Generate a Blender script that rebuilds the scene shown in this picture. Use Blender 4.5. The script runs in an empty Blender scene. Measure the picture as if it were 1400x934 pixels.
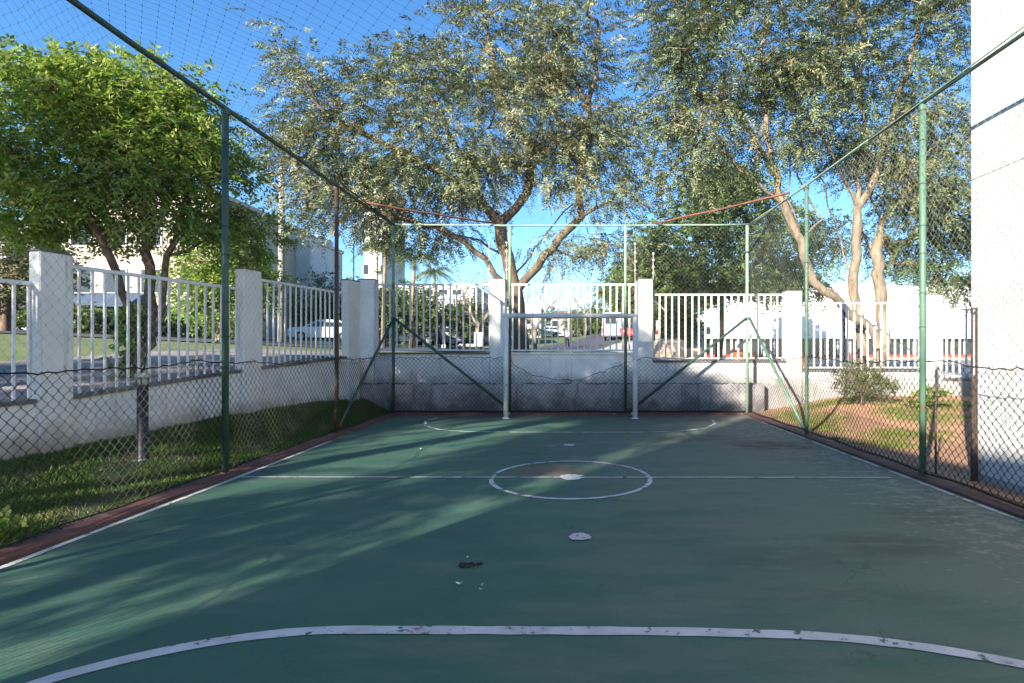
import bpy, bmesh, math, random
import numpy as np
from math import radians as R, sin, cos, pi, sqrt
from mathutils import Vector, Matrix

random.seed(7)
rng = np.random.default_rng(11)
S = bpy.context.scene
COL = S.collection

# ------------------------------------------------------------------ camera
cam = bpy.data.cameras.new("camera")
cam_o = bpy.data.objects.new("camera", cam)
COL.objects.link(cam_o)
S.camera = cam_o
cam_o.location = (0, 0, 1.4)
cam_o.rotation_euler = (R(90), 0, 0)
cam.sensor_width = 36
cam.lens = 19.106
cam.shift_x = -80 / 1400
cam.shift_y = 11 / 1400
cam.clip_start = 0.05
cam.clip_end = 1500
F = 743.0
def X_(x, d): return (x - 780) * d / F        # metres right of the axis for a photo column at distance d
def Z_(y, d): return 1.4 + (478 - y) * d / F  # height for a photo row at distance d

# ------------------------------------------------------------------ light
SUN_A, SUN_E = R(35), R(22)
W = bpy.data.worlds.new("World")
S.world = W
W.use_nodes = True
nt = W.node_tree
bg = nt.nodes["Background"]
sky = nt.nodes.new("ShaderNodeTexSky")
sky.sky_type = 'NISHITA'
sky.sun_disc = False
sky.sun_elevation = SUN_E
sky.sun_rotation = pi + SUN_A
sky.air_density = 1.0
sky.dust_density = 0.1
sky.ozone_density = 4.5
hs = nt.nodes.new("ShaderNodeHueSaturation")
hs.inputs["Saturation"].default_value = 1.14
nt.links.new(sky.outputs[0], hs.inputs["Color"])
nt.links.new(hs.outputs[0], bg.inputs[0])
bg.inputs[1].default_value = 0.092
sun = bpy.data.lights.new("sun", 'SUN')
sun.energy = 5.0
sun.angle = R(0.53)
sun.color = (1.0, 0.91, 0.78)
sun_o = bpy.data.objects.new("sun", sun)
COL.objects.link(sun_o)
sdir = Vector((sin(SUN_A) * cos(SUN_E), cos(SUN_A) * cos(SUN_E), -sin(SUN_E)))
sun_o.rotation_euler = sdir.to_track_quat('-Z', 'Y').to_euler()
sun_o.location = (-10, -14, 12)
S.view_settings.view_transform = 'Standard'
S.view_settings.look = 'None'
S.view_settings.exposure = 1.8
S.view_settings.gamma = 1
S.render.engine = 'CYCLES'
S.cycles.max_bounces = 7
S.cycles.diffuse_bounces = 4
S.cycles.glossy_bounces = 2
S.cycles.transmission_bounces = 3
S.cycles.transparent_max_bounces = 4
S.cycles.caustics_reflective = False
S.cycles.caustics_refractive = False

# ------------------------------------------------------------------ materials
def _n(t, typ, **kw):
    n = t.nodes.new(typ)
    for k, v in kw.items(): setattr(n, k, v)
    return n
def rgba(c): return (c[0], c[1], c[2], 1)
def noise(t, vec, scale, detail=4, rough=.55):
    n = _n(t, "ShaderNodeTexNoise")
    n.inputs["Scale"].default_value = scale
    n.inputs["Detail"].default_value = detail
    n.inputs["Roughness"].default_value = rough
    t.links.new(vec, n.inputs["Vector"])
    return n.outputs[0]
def ramp(t, fac, a, b):
    m = _n(t, "ShaderNodeMapRange")
    m.inputs[1].default_value = a; m.inputs[2].default_value = b
    m.interpolation_type = 'SMOOTHSTEP'
    t.links.new(fac, m.inputs[0])
    return m.outputs[0]
def math_(t, op, a, b=None):
    m = _n(t, "ShaderNodeMath", operation=op)
    for i, v in enumerate((a, b)):
        if v is None: continue
        if isinstance(v, (int, float)): m.inputs[i].default_value = v
        else: t.links.new(v, m.inputs[i])
    return m.outputs[0]
def mix(t, fac, a, b):
    m = _n(t, "ShaderNodeMix", data_type='RGBA')
    if isinstance(fac, (int, float)): m.inputs[0].default_value = fac
    else: t.links.new(fac, m.inputs[0])
    for i, v in ((6, a), (7, b)):
        if isinstance(v, tuple): m.inputs[i].default_value = rgba(v)
        else: t.links.new(v, m.inputs[i])
    return m.outputs[2]
def coords(t, scale=None):
    c = _n(t, "ShaderNodeTexCoord").outputs["Object"]
    if scale:
        mp = _n(t, "ShaderNodeMapping")
        mp.inputs["Scale"].default_value = scale
        t.links.new(c, mp.inputs[0])
        c = mp.outputs[0]
    return c
def M(name, c1, c2=None, scale=3, rough=.7, metal=0, spec=.4, stain=None, bump=0, bscale=30, low=.35, high=.65, stretch=None, stains=()):
    """painted / plain surface: two tones mixed by noise, optional stains (colour, scale, lo, hi), fine relief"""
    m = bpy.data.materials.new(name); m.use_nodes = True
    t = m.node_tree; p = t.nodes["Principled BSDF"]
    p.inputs["Roughness"].default_value = rough
    p.inputs["Metallic"].default_value = metal
    p.inputs["Specular IOR Level"].default_value = spec
    v = coords(t, stretch)
    col = tuple(c1)
    if c2 is not None:
        col = mix(t, ramp(t, noise(t, v, scale), low, high), tuple(c1), tuple(c2))
    ss = list(stains)
    if stain: ss.append(stain)
    for (sc, ssc, lo, hi) in ss:
        col = mix(t, ramp(t, noise(t, v, ssc, 6, .65), lo, hi), col, tuple(sc))
    if isinstance(col, tuple): p.inputs["Base Color"].default_value = rgba(col)
    else: t.links.new(col, p.inputs["Base Color"])
    if bump:
        b = _n(t, "ShaderNodeBump"); b.inputs["Strength"].default_value = bump
        b.inputs["Distance"].default_value = .02
        t.links.new(noise(t, v, bscale, 5, .65), b.inputs["Height"])
        t.links.new(b.outputs[0], p.inputs["Normal"])
    return m
def leafmat(name, c1, c2, c3=None, nscale=.9, transl=.35, rough=.55):
    m = bpy.data.materials.new(name); m.use_nodes = True
    t = m.node_tree; p = t.nodes["Principled BSDF"]
    p.inputs["Roughness"].default_value = rough
    p.inputs["Specular IOR Level"].default_value = .35
    g = _n(t, "ShaderNodeNewGeometry")
    v = coords(t)
    f = math_(t, 'ADD', math_(t, 'MULTIPLY', g.outputs["Random Per Island"], .55), math_(t, 'MULTIPLY', noise(t, v, nscale, 3), .5))
    col = mix(t, ramp(t, f, .2, .85), tuple(c1), tuple(c2))
    if c3: col = mix(t, ramp(t, math_(t, 'ADD', noise(t, v, nscale * 1.7, 3), math_(t, 'MULTIPLY', g.outputs["Random Per Island"], .25)), .66, .85), col, tuple(c3))
    t.links.new(col, p.inputs["Base Color"])
    tr = _n(t, "ShaderNodeBsdfTranslucent")
    t.links.new(col, tr.inputs[0])
    mx = _n(t, "ShaderNodeMixShader"); mx.inputs[0].default_value = transl
    t.links.new(p.outputs[0], mx.inputs[1]); t.links.new(tr.outputs[0], mx.inputs[2])
    t.links.new(mx.outputs[0], t.nodes["Material Output"].inputs[0])
    return m

def wall_mat(name, c1, c2, dirt, z0, z1, amt=.8, streak=True):
    """white-washed wall: mottled paint, damp dirt rising from z0 to z1, run-off streaks"""
    m = bpy.data.materials.new(name); m.use_nodes = True
    t = m.node_tree; p = t.nodes["Principled BSDF"]
    p.inputs["Roughness"].default_value = .85; p.inputs["Specular IOR Level"].default_value = .25
    v = coords(t)
    col = mix(t, ramp(t, noise(t, v, 1.7, 5), .35, .7), tuple(c1), tuple(c2))
    sx = _n(t, "ShaderNodeSeparateXYZ"); t.links.new(v, sx.inputs[0])
    n1 = noise(t, v, 2.2, 6, .7)
    h = math_(t, 'ADD', sx.outputs[2], math_(t, 'MULTIPLY', math_(t, 'SUBTRACT', n1, .5), (z1 - z0) * 2.2))
    d = math_(t, 'MULTIPLY', ramp(t, h, z1, z0), amt)
    col = mix(t, d, col, tuple(dirt))
    if streak:
        v2 = coords(t, (5, 5, .45))
        s = ramp(t, noise(t, v2, 1.6, 5, .6), .56, .8)
        col = mix(t, math_(t, 'MULTIPLY', s, .7), col, tuple(dirt))
    sp = ramp(t, noise(t, v, 7, 7, .75), .54, .86)
    col = mix(t, math_(t, 'MULTIPLY', sp, .35), col, tuple(x * .8 for x in dirt))
    t.links.new(col, p.inputs["Base Color"])
    b = _n(t, "ShaderNodeBump"); b.inputs["Strength"].default_value = .35; b.inputs["Distance"].default_value = .012
    t.links.new(noise(t, v, 45, 5, .7), b.inputs["Height"]); t.links.new(b.outputs[0], p.inputs["Normal"])
    return m

def court_mat():
    m = bpy.data.materials.new("court_paint"); m.use_nodes = True
    t = m.node_tree; p = t.nodes["Principled BSDF"]
    v = coords(t)
    col = mix(t, ramp(t, noise(t, v, .8, 5), .3, .72), (.037, .095, .068), (.051, .113, .080))
    v2 = coords(t, (.7, 2.4, 1))
    sx = _n(t, "ShaderNodeSeparateXYZ"); t.links.new(v, sx.inputs[0])
    # worn greyish film, heavier on the right-hand side
    side = ramp(t, sx.outputs[0], -1.5, 4.0)
    n = noise(t, v2, 1.1, 8, .68)
    w = math_(t, 'MULTIPLY', ramp(t, math_(t, 'ADD', n, math_(t, 'MULTIPLY', side, .30)), .46, .76), .85)
    col = mix(t, w, col, (.10, .128, .098))
    # bare scuffs at the right
    n3 = noise(t, coords(t, (1.2, 1.7, 1)), 6, 9, .75)
    w3 = ramp(t, math_(t, 'ADD', n3, math_(t, 'MULTIPLY', ramp(t, sx.outputs[0], 1.2, 4.0), .20)), .66, .73)
    col = mix(t, math_(t, 'MULTIPLY', w3, .5), col, (.27, .26, .22))
    # dark and brown blots: (x, y, rx, ry, colour, strength)
    for (bx, by, rx, ry, c, k, lo) in ((2.95, 7.95, .85, .55, (.026, .024, .021), .95, .40), (1.95, 8.6, 1.1, .5, (.045, .05, .042), .8, .42),
                                  (-.26, 6.30, .55, .36, (.12, .085, .068), .9, .30), (1.5, 3.65, .8, .3, (.048, .062, .052), .5, .40),
                                  (1.7, 3.1, .8, .2, (.05, .07, .06), .5, .44), (-1.4, 4.2, 1.1, .4, (.045, .085, .075), .5, .42), (2.3, 3.9, .6, .3, (.045, .055, .045), .65, .38), (3.0, 4.6, .5, .3, (.045, .055, .045), .5, .40), (-2.2, 5.2, 1.0, .3, (.05, .085, .07), .5, .42),
                                  (2.4, 10.8, 2.2, .8, (.10, .085, .075), .6, .40), (-2.4, 11, 1.6, .5, (.12, .075, .055), .6, .42)):
        dx = math_(t, 'DIVIDE', math_(t, 'SUBTRACT', sx.outputs[0], bx), rx)
        dy = math_(t, 'DIVIDE', math_(t, 'SUBTRACT', sx.outputs[1], by), ry)
        r = math_(t, 'SQRT', math_(t, 'ADD', math_(t, 'MULTIPLY', dx, dx), math_(t, 'MULTIPLY', dy, dy)))
        msk = math_(t, 'MULTIPLY', ramp(t, r, 1.1, .35), ramp(t, noise(t, v2, 4, 7, .7), lo, lo + .12))
        col = mix(t, math_(t, 'MULTIPLY', msk, k), col, c)
    for (sc, lo, k) in ((.9, .012, .55), (2.3, .010, .3)):
        vo = _n(t, "ShaderNodeTexVoronoi", feature='DISTANCE_TO_EDGE'); vo.inputs["Scale"].default_value = sc
        wv = _n(t, "ShaderNodeVectorMath", operation='ADD'); nz_ = _n(t, "ShaderNodeTexNoise"); nz_.inputs["Scale"].default_value = 3
        t.links.new(v, nz_.inputs["Vector"]); t.links.new(v, wv.inputs[0]); t.links.new(nz_.outputs[1], wv.inputs[1]); t.links.new(wv.outputs[0], vo.inputs["Vector"])
        cr = math_(t, 'MULTIPLY', ramp(t, vo.outputs[0], lo, lo * .3), ramp(t, noise(t, v, .9, 4), .50, .62))
        col = mix(t, math_(t, 'MULTIPLY', cr, k), col, (.035, .05, .045))
    # brown rim where the paint has gone along the back and the sides
    edge = math_(t, 'ADD', math_(t, 'MAXIMUM', math_(t, 'SUBTRACT', math_(t, 'ABSOLUTE', sx.outputs[0]), 3.5), math_(t, 'SUBTRACT', sx.outputs[1], 11.1)),
                 math_(t, 'MULTIPLY', math_(t, 'SUBTRACT', noise(t, v, 3, 6, .7), .5), .9))
    col = mix(t, math_(t, 'MULTIPLY', ramp(t, edge, .05, .45), .7), col, (.15, .075, .058))
    n4 = noise(t, v, 60, 3, .6)
    col = mix(t, math_(t, 'MULTIPLY', ramp(t, n4, .55, .72), .30), col, (.12, .15, .12))
    t.links.new(col, p.inputs["Base Color"])
    rr = _n(t, "ShaderNodeMapRange"); rr.inputs[3].default_value = .55; rr.inputs[4].default_value = .78
    t.links.new(noise(t, v2, 2.5, 6, .6), rr.inputs[0]); t.links.new(rr.outputs[0], p.inputs["Roughness"])
    p.inputs["Specular IOR Level"].default_value = .28
    b = _n(t, "ShaderNodeBump"); b.inputs["Strength"].default_value = .45; b.inputs["Distance"].default_value = .006
    t.links.new(noise(t, v, 38, 6, .7), b.inputs["Height"]); t.links.new(b.outputs[0], p.inputs["Normal"])
    return m

MAT = dict(
    court=court_mat(),
    line=M("line_paint", (.52, .495, .495), (.41, .39, .39), 5, .65, stains=[((.05, .10, .075), 11, .58, .63), ((.15, .095, .085), 5, .61, .68)], bump=.3, bscale=40),
    line_mid=M("chipped_line_paint", (.50, .47, .47), (.38, .36, .36), 5, .65, stains=[((.05, .10, .075), 6, .53, .60), ((.16, .10, .09), 4, .58, .66)], bump=.3, bscale=40),
    line_worn=M("worn_line_paint", (.50, .50, .47), (.38, .40, .37), 5, .6, stains=[((.06, .13, .11), 5, .47, .60), ((.16, .10, .09), 3, .60, .70)]),
    kerb=M("red_kerb_paint", (.125, .052, .043), (.07, .034, .03), 3, .7, stains=[((.34, .24, .20), 5, .6, .72), ((.05, .03, .025), 2.5, .58, .72)], bump=.3, bscale=40),
    soil=M("lawn_soil", (.105, .062, .038), (.07, .05, .03), 1.5, .95, stains=[((.035, .06, .018), 1.1, .45, .6)], bump=.6, bscale=20),
    redsoil=M("red_soil", (.46, .26, .155), (.37, .20, .115), 1.3, .95, stains=[((.10, .11, .04), .9, .60, .72)], bump=.6, bscale=20),
    terrain=M("terrain_grass", (.085, .115, .030), (.13, .15, .045), .5, .95, stains=[((.17, .14, .08), .3, .55, .7)], bump=.5, bscale=8),
    asphalt=M("asphalt", (.052, .050, .058), (.072, .068, .075), .7, .85, bump=.3, bscale=50),
    paving=M("stone_paving", (.26, .225, .21), (.19, .165, .16), 2.5, .9, stains=[((.11, .10, .10), 1.2, .55, .7)], bump=.4, bscale=14),
    concrete=M("yard_concrete", (.42, .39, .35), (.34, .31, .28), 1.2, .9),
    leftwall=wall_mat("left_wall_paint", (.72, .70, .665), (.64, .62, .59), (.24, .19, .13), .25, .60, .8),
    backwall=wall_mat("back_wall_paint", (.80, .78, .75), (.70, .685, .66), (.20, .185, .175), .55, 1.0, .75),
    plinth=wall_mat("plinth_paint", (.44, .42, .42), (.33, .315, .32), (.085, .08, .08), .0, .62, .85),
    coping=M("dark_coping", (.11, .10, .10), (.16, .15, .14), 6, .85, bump=.4),
    rail=M("white_rail_paint", (.70, .70, .68), (.60, .60, .59), 4, .5, stains=[((.30, .20, .13), 8, .68, .74)]),
    facade=M("facade_render", (.60, .595, .585), (.52, .52, .515), 1.6, .85, bump=.4, bscale=45, stretch=(1, 2.2, .35), stains=[((.40, .39, .37), 2.0, .58, .8)]),
    green=M("green_post_paint", (.05, .115, .075), (.085, .16, .11), 3, .5, stains=[((.17, .075, .04), 3.2, .60, .66)], bump=.2),
    darkgreen=M("dark_green_pipe_paint", (.028, .055, .045), (.04, .08, .06), 3, .5, stains=[((.09, .05, .03), 3.5, .62, .7)]),  # also the shaded tone of the back posts and braces
    sunlit_green=M("sunlit_green_pipe_paint", (.16, .25, .18), (.23, .31, .235), 3, .55, stains=[((.22, .13, .07), 3, .62, .68)]),  # paler copy of the green pipe paint, sunlight put into the colour
    rust=M("rusty_pipe", (.19, .075, .04), (.11, .045, .03), 5, .75, bump=.3),
    rustpost=M("rusty_post", (.085, .045, .03), (.05, .045, .035), 4, .7, bump=.3),
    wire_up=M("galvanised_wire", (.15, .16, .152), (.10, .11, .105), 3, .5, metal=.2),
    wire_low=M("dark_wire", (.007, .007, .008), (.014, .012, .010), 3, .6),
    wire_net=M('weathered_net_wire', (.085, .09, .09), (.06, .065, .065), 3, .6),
    twine=M("net_twine", (.03, .035, .05), rough=.8),
    goal=M("goal_paint", (.62, .62, .62), (.52, .52, .53), 4, .45, stains=[((.25, .2, .16), 6, .62, .7)]),
    bark_b=M("grey_brown_bark", (.16, .115, .075), (.08, .058, .04), 3, .9, bump=.8, bscale=14, stretch=(3, 3, .8)),
    bark_c=M("pale_tan_bark", (.26, .205, .145), (.15, .115, .08), 3, .9, bump=1.0, bscale=12, stretch=(3, 3, .8), stains=[((.075, .06, .045), 2.2, .58, .70)]),
    bark_a=M("brown_bark", (.17, .11, .075), (.09, .06, .045), 4, .9, bump=.6, bscale=16),
    leaf_a=leafmat("bright_leaf", (.095, .175, .022), (.29, .40, .06), (.42, .42, .14), 1.3, .45),
    leaf_b=leafmat("silvery_leaf", (.042, .060, .022), (.285, .325, .17), (.30, .25, .13), .6, .2),
    leaf_c=leafmat("grey_green_leaf", (.034, .056, .020), (.24, .295, .145), (.27, .235, .12), .6, .2),
    leaf_d=leafmat("dark_leaf", (.055, .09, .03), (.13, .19, .06), (.19, .22, .08), .8, .25),
    leaf_s=leafmat("shrub_leaf", (.10, .12, .05), (.19, .21, .10), (.25, .20, .11), 3, .3),
    leaf_h=leafmat("hedge_leaf", (.05, .085, .02), (.12, .17, .035), (.20, .20, .05), .6, .3),
    leaf_far=leafmat("far_leaf", (.05, .075, .03), (.10, .13, .05), (.15, .14, .07), .12, .2),
    palm=leafmat("palm_leaf", (.09, .13, .03), (.17, .20, .06), None, .8, .3),
    grass=leafmat("lawn_blade", (.050, .115, .014), (.105, .19, .028), (.15, .15, .05), .9, .3),
    grass2=leafmat("dry_lawn_blade", (.11, .15, .03), (.20, .24, .06), (.28, .22, .11), .9, .3),
    cream=M("cream_render", (.46, .40, .325), (.38, .33, .27), .5, .9),
    whitebuild=M("white_render", (.58, .565, .545), (.48, .47, .46), .5, .9, stains=[((.33, .32, .30), .9, .58, .75)]),
    bluegrey=M("grey_blue_render", (.28, .30, .34), (.24, .26, .30), .3, .9),
    glass=M("window_glass", (.025, .03, .035), rough=.12, spec=.6),
    awning=M("blue_awning", (.055, .085, .14), (.04, .06, .10), 1, .8),
    tile=M("roof_tile", (.20, .10, .07), (.15, .075, .055), 1.5, .85, bump=.5, bscale=6),
    orange=M("orange_paint", (.55, .20, .07), (.45, .16, .06), 1, .6),
    stripe=M("red_stripe", (.34, .05, .03), rough=.6),
    sand=M("sandy_render", (.55, .42, .31), (.48, .36, .27), 1, .9),
    black=M("black_plastic", (.02, .02, .024), rough=.5),
    tyre=M("tyre_rubber", (.02, .02, .02), rough=.8),
    rim=M("wheel_rim", (.4, .4, .4), rough=.35, metal=.7),
    carwhite=M("car_white", (.75, .75, .75), rough=.25, spec=.6),
    carsilver=M("car_silver", (.45, .46, .48), rough=.3, metal=.4, spec=.6),
    cardark=M("car_dark_blue", (.02, .025, .04), rough=.25, spec=.6),
    carred=M("car_red", (.50, .03, .025), rough=.3, spec=.6),
    vanblue=M("van_light_blue", (.30, .50, .58), rough=.4),
    lamp_r=M("tail_lamp", (.35, .02, .02), rough=.3),
    lamp_w=M("head_lamp", (.75, .75, .7), rough=.2),
    navy=M("navy_paint", (.02, .028, .07), (.03, .035, .08), 4, .5),
    bollard=M("bollard_paint", (.012, .015, .02), (.02, .024, .03), 6, .55),
    lens=M("frosted_lens", (.42, .42, .36), (.33, .33, .28), 8, .4),
    concretepole=M("concrete_pole", (.34, .31, .28), (.26, .23, .2), 2, .9),
    wood=M("weathered_wood", (.15, .10, .07), (.09, .065, .045), 5, .9),
    skin=M("skin", (.36, .20, .13), rough=.6), hair=M("dark_hair", (.02, .015, .012), rough=.7),
    shirt=M("grey_shirt", (.50, .50, .52), (.42, .43, .45), 9, .85), trousers=M("dark_trousers", (.025, .027, .035), rough=.85),
    white=M("white_paint", (.75, .75, .74), rough=.6), maroon=M("maroon_band", (.24, .02, .03), rough=.6),
    blue=M("blue_sign_paint", (.05, .07, .26), rough=.6),
    litter=M("pale_litter", (.55, .56, .52), rough=.8),
    stake=M("dark_rod", (.06, .05, .045), rough=.7),
    brownmetal=M("brown_metal", (.045, .032, .027), (.07, .045, .035), 5, .6),
)

# ------------------------------------------------------------------ mesh helpers
class MB:
    def __init__(s): s.v = []; s.f = []; s.m = []; s.mats = []; s.cur = 0
    def mat(s, m):
        if m not in s.mats: s.mats.append(m)
        s.cur = s.mats.index(m); return s
    def add(s, vs, fs):
        o = len(s.v); s.v += [tuple(p) for p in vs]
        s.f += [tuple(i + o for i in f) for f in fs]; s.m += [s.cur] * len(fs); return s
    def box(s, x0, x1, y0, y1, z0, z1):
        return s.hexa([(x0, y0, z0), (x1, y0, z0), (x1, y1, z0), (x0, y1, z0), (x0, y0, z1), (x1, y0, z1), (x1, y1, z1), (x0, y1, z1)])
    def hexa(s, p):
        return s.add(p, [(3, 2, 1, 0), (4, 5, 6, 7), (0, 1, 5, 4), (1, 2, 6, 5), (2, 3, 7, 6), (3, 0, 4, 7)])
    def tube(s, pts, rad, n=8, cap=True):
        pts = [Vector(p) for p in pts]
        if not hasattr(rad, '__len__'): rad = [rad] * len(pts)
        vs = []; fs = []
        up = None
        for i, p in enumerate(pts):
            d = (pts[min(i + 1, len(pts) - 1)] - pts[max(i - 1, 0)])
            if d.length < 1e-9: d = Vector((0, 0, 1))
            d.normalize()
            if up is None:
                up = Vector((0, 0, 1)) if abs(d.z) < .9 else Vector((1, 0, 0))
            a = d.cross(up)
            if a.length < 1e-6: a = d.orthogonal()
            a.normalize(); b = a.cross(d).normalized(); up = b
            for k in range(n):
                t = 2 * pi * k / n
                vs.append(p + a * (cos(t) * rad[i]) + b * (sin(t) * rad[i]))
        for i in range(len(pts) - 1):
            for k in range(n):
                k2 = (k + 1) % n
                fs.append((i * n + k, i * n + k2, (i + 1) * n + k2, (i + 1) * n + k))
        if cap:
            fs.append(tuple(range(n))[::-1]); fs.append(tuple((len(pts) - 1) * n + k for k in range(n)))
        return s.add(vs, fs)
    def bar(s, p0, p1, w, d, up=(0, 0, 1)):
        p0 = Vector(p0); p1 = Vector(p1); ax = (p1 - p0).normalized()
        a = ax.cross(Vector(up))
        if a.length < 1e-4: a = Vector((1, 0, 0))
        a.normalize(); b = a.cross(ax).normalized()
        q = []
        for p in (p0, p1):
            for (i, j) in ((-1, -1), (1, -1), (1, 1), (-1, 1)):
                q.append(p + a * (i * w / 2) + b * (j * d / 2))
        return s.hexa(q)
    def lathe(s, prof, c=(0, 0, 0), n=16):
        vs = []; fs = []
        for (r, z) in prof:
            for k in range(n):
                t = 2 * pi * k / n
                vs.append((c[0] + r * cos(t), c[1] + r * sin(t), c[2] + z))
        for i in range(len(prof) - 1):
            for k in range(n):
                k2 = (k + 1) % n
                fs.append((i * n + k, i * n + k2, (i + 1) * n + k2, (i + 1) * n + k))
        fs.append(tuple(range(n))[::-1]); fs.append(tuple((len(prof) - 1) * n + k for k in range(n)))
        return s.add(vs, fs)
    def mesh(s, name, smooth=False):
        me = bpy.data.meshes.new(name)
        me.from_pydata(s.v, [], s.f)
        for m in s.mats: me.materials.append(m)
        if len(s.mats) > 1: me.polygons.foreach_set('material_index', s.m)
        if smooth: me.polygons.foreach_set('use_smooth', [True] * len(s.f))
        me.update(); return me
    def build(s, name, m=None, parent=None, smooth=False, bevel=0):
        if m is not None and not s.mats: s.mats = [m]
        me = s.mesh(name, smooth)
        if bevel:
            bm = bmesh.new(); bm.from_mesh(me)
            bmesh.ops.bevel(bm, geom=bm.edges[:], offset=bevel, segments=1, affect='EDGES', clamp_overlap=True)
            bm.to_mesh(me); bm.free()
        return link(name, me, parent)
def link(name, me, parent=None, loc=None):
    o = bpy.data.objects.new(name, me); COL.objects.link(o)
    if parent is not None: o.parent = parent
    if loc is not None: o.location = loc
    return o
def arr_mesh(name, v, faces, m, smooth=False):
    """fast mesh from numpy: v (N,3), faces (K,k)"""
    me = bpy.data.meshes.new(name)
    K, k = faces.shape
    me.vertices.add(len(v)); me.vertices.foreach_set('co', np.ascontiguousarray(v, dtype=np.float32).ravel())
    me.loops.add(K * k); me.loops.foreach_set('vertex_index', np.ascontiguousarray(faces, dtype=np.int32).ravel())
    me.polygons.add(K); me.polygons.foreach_set('loop_start', np.arange(0, K * k, k, dtype=np.int32))
    me.polygons.foreach_set('loop_total', np.full(K, k, dtype=np.int32))
    if smooth: me.polygons.foreach_set('use_smooth', np.ones(K, dtype=bool))
    me.materials.append(m); me.update(calc_edges=True)
    return me
def tag(o, label=None, cat=None, group=None, kind=None):
    if label: o['label'] = label
    if cat: o['category'] = cat
    if group: o['group'] = group
    if kind: o['kind'] = kind
    return o
def thing(name, label, cat, loc=(0, 0, 0), rz=0, group=None):
    o = bpy.data.objects.new(name, None); COL.objects.link(o)
    o.location = loc; o.rotation_euler = (0, 0, rz)
    o.empty_display_size = .2
    return tag(o, label, cat, group)
def kids(o): return [c for c in bpy.data.objects if c.parent is o]
def copy_tree(o, parent=None, ch=None):
    c = o.copy(); COL.objects.link(c); c.parent = parent
    for k in kids(o): copy_tree(k, c)
    return c
def shared(name, me, parent, locs, rot=None):
    out = []
    for i, l in enumerate(locs):
        o = link(name, me, parent, l)
        if rot is not None: o.rotation_euler = rot
        out.append(o)
    return out
def smooth01(x): 
    x = np.clip(x, 0, 1); return x * x * (3 - 2 * x)

# ------------------------------------------------------------------ plan of the walls
FX, FXR, FY, FH = -3.83, 3.85, 11.75, 4.08       # cage: left, right, back, height
WY = 12.22                                        # face of the back wall
LW0, LW1 = Vector((-6.03, 5.74, 0)), Vector((-4.59, 12.04, 0))
LD = (LW1 - LW0).normalized(); LN = Vector((-LD.y, LD.x, 0))   # along, outward (left)
def lw_at(x):                                     # distance at which a photo column meets the left wall
    d = 6.38 * 855 / (950 - x); return Vector((X_(x, d), d, 0))
def lwx(Y): return LW0.x + (Y - LW0.y) * LD.x / LD.y

PY = [-80, 0, 6, 12.3, 25, 45, 70, 110, 200, 400]
PZ = [-2.5, .38, .70, 1.16, 1.30, 1.46, 2.9, 4.6, 8, 13]
def T(X, Y):
    X = np.asarray(X, dtype=float); Y = np.asarray(Y, dtype=float)
    z = np.interp(Y, PY, PZ)
    z = z + .045 * np.clip(-X - 5, 0, 25)
    bank = 1 - smooth01((X - 6.5) / 4)
    z = z - .11 * np.clip(X - 1.5, 0, 7.5) * (1 - smooth01((Y - 28) / 12) * bank)
    z = z + .12 * np.clip(X - 1, 0, 8) * smooth01((Y - 35) / 10) * bank
    return z
def Tz(x, y): return float(T(x, y))
def I(X, Y):                                      # ground inside the boundary wall
    X = np.asarray(X, dtype=float); Y = np.asarray(Y, dtype=float)
    wx = LW0.x + (Y - LW0.y) * LD.x / LD.y
    g = np.interp(Y, [0, 5.8, 8.5, 10.5, 12.3], [.12, .21, .37, .38, .30])
    f = np.clip((-3.88 - X) / np.maximum(-3.88 - wx, .2), 0, 1.2)
    zl = .02 + (g - .02) * smooth01(f * .85) * 1.06
    zr = .02 + .34 * smooth01((Y - 7.2) / 5) * smooth01((X - 4.1) / 2.2)
    return np.where(X < -3.88, zl, np.where(X > 3.9, zr, -.03))

# ------------------------------------------------------------------ ground
def grid(xs, ys, zf):
    A, B = np.meshgrid(xs, ys)
    v = np.stack([A, B, zf(A, B)], -1).reshape(-1, 3)
    nx, ny = len(xs), len(ys)
    i = np.arange(nx * ny).reshape(ny, nx)
    f = np.stack([i[:-1, :-1], i[:-1, 1:], i[1:, 1:], i[1:, :-1]], -1).reshape(-1, 4)
    return v, f
def spaced(*segs):
    out = []
    for a, b, st in segs: out += list(np.arange(a, b, st))
    return np.array(sorted(set(np.round(out + [segs[-1][1]], 4))))
gx = spaced((-400, -60, 20), (-60, -30, 3), (-30, -5, 1), (-5, -4, .5), (-4, 10, .5), (10, 40, 2), (40, 400, 24))
gy = spaced((12.4, 50, 1), (50, 70, 2), (70, 110, 5), (110, 700, 30))
v1, f1 = grid(gx, gy, T)
u = spaced((0, 6, .5), (6, 30, 1.5), (30, 400, 20))
yl = spaced((-80, 0, 5), (0, 12.4, .8))
U, YY = np.meshgrid(-u[::-1], yl)
XX = lwx(YY) - .12 + U
v2 = np.stack([XX, YY, T(XX, YY)], -1).reshape(-1, 3)
i = np.arange(len(u) * len(yl)).reshape(len(yl), len(u))
f2 = np.stack([i[:-1, :-1], i[:-1, 1:], i[1:, 1:], i[1:, :-1]], -1).reshape(-1, 4)
tag(link("ground", arr_mesh("ground", np.vstack([v1, v2]), np.vstack([f1, f2 + len(v1)]), MAT['terrain'], True)),
    "green and dusty ground of the street verges outside the walls", "ground", kind="structure")
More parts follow.
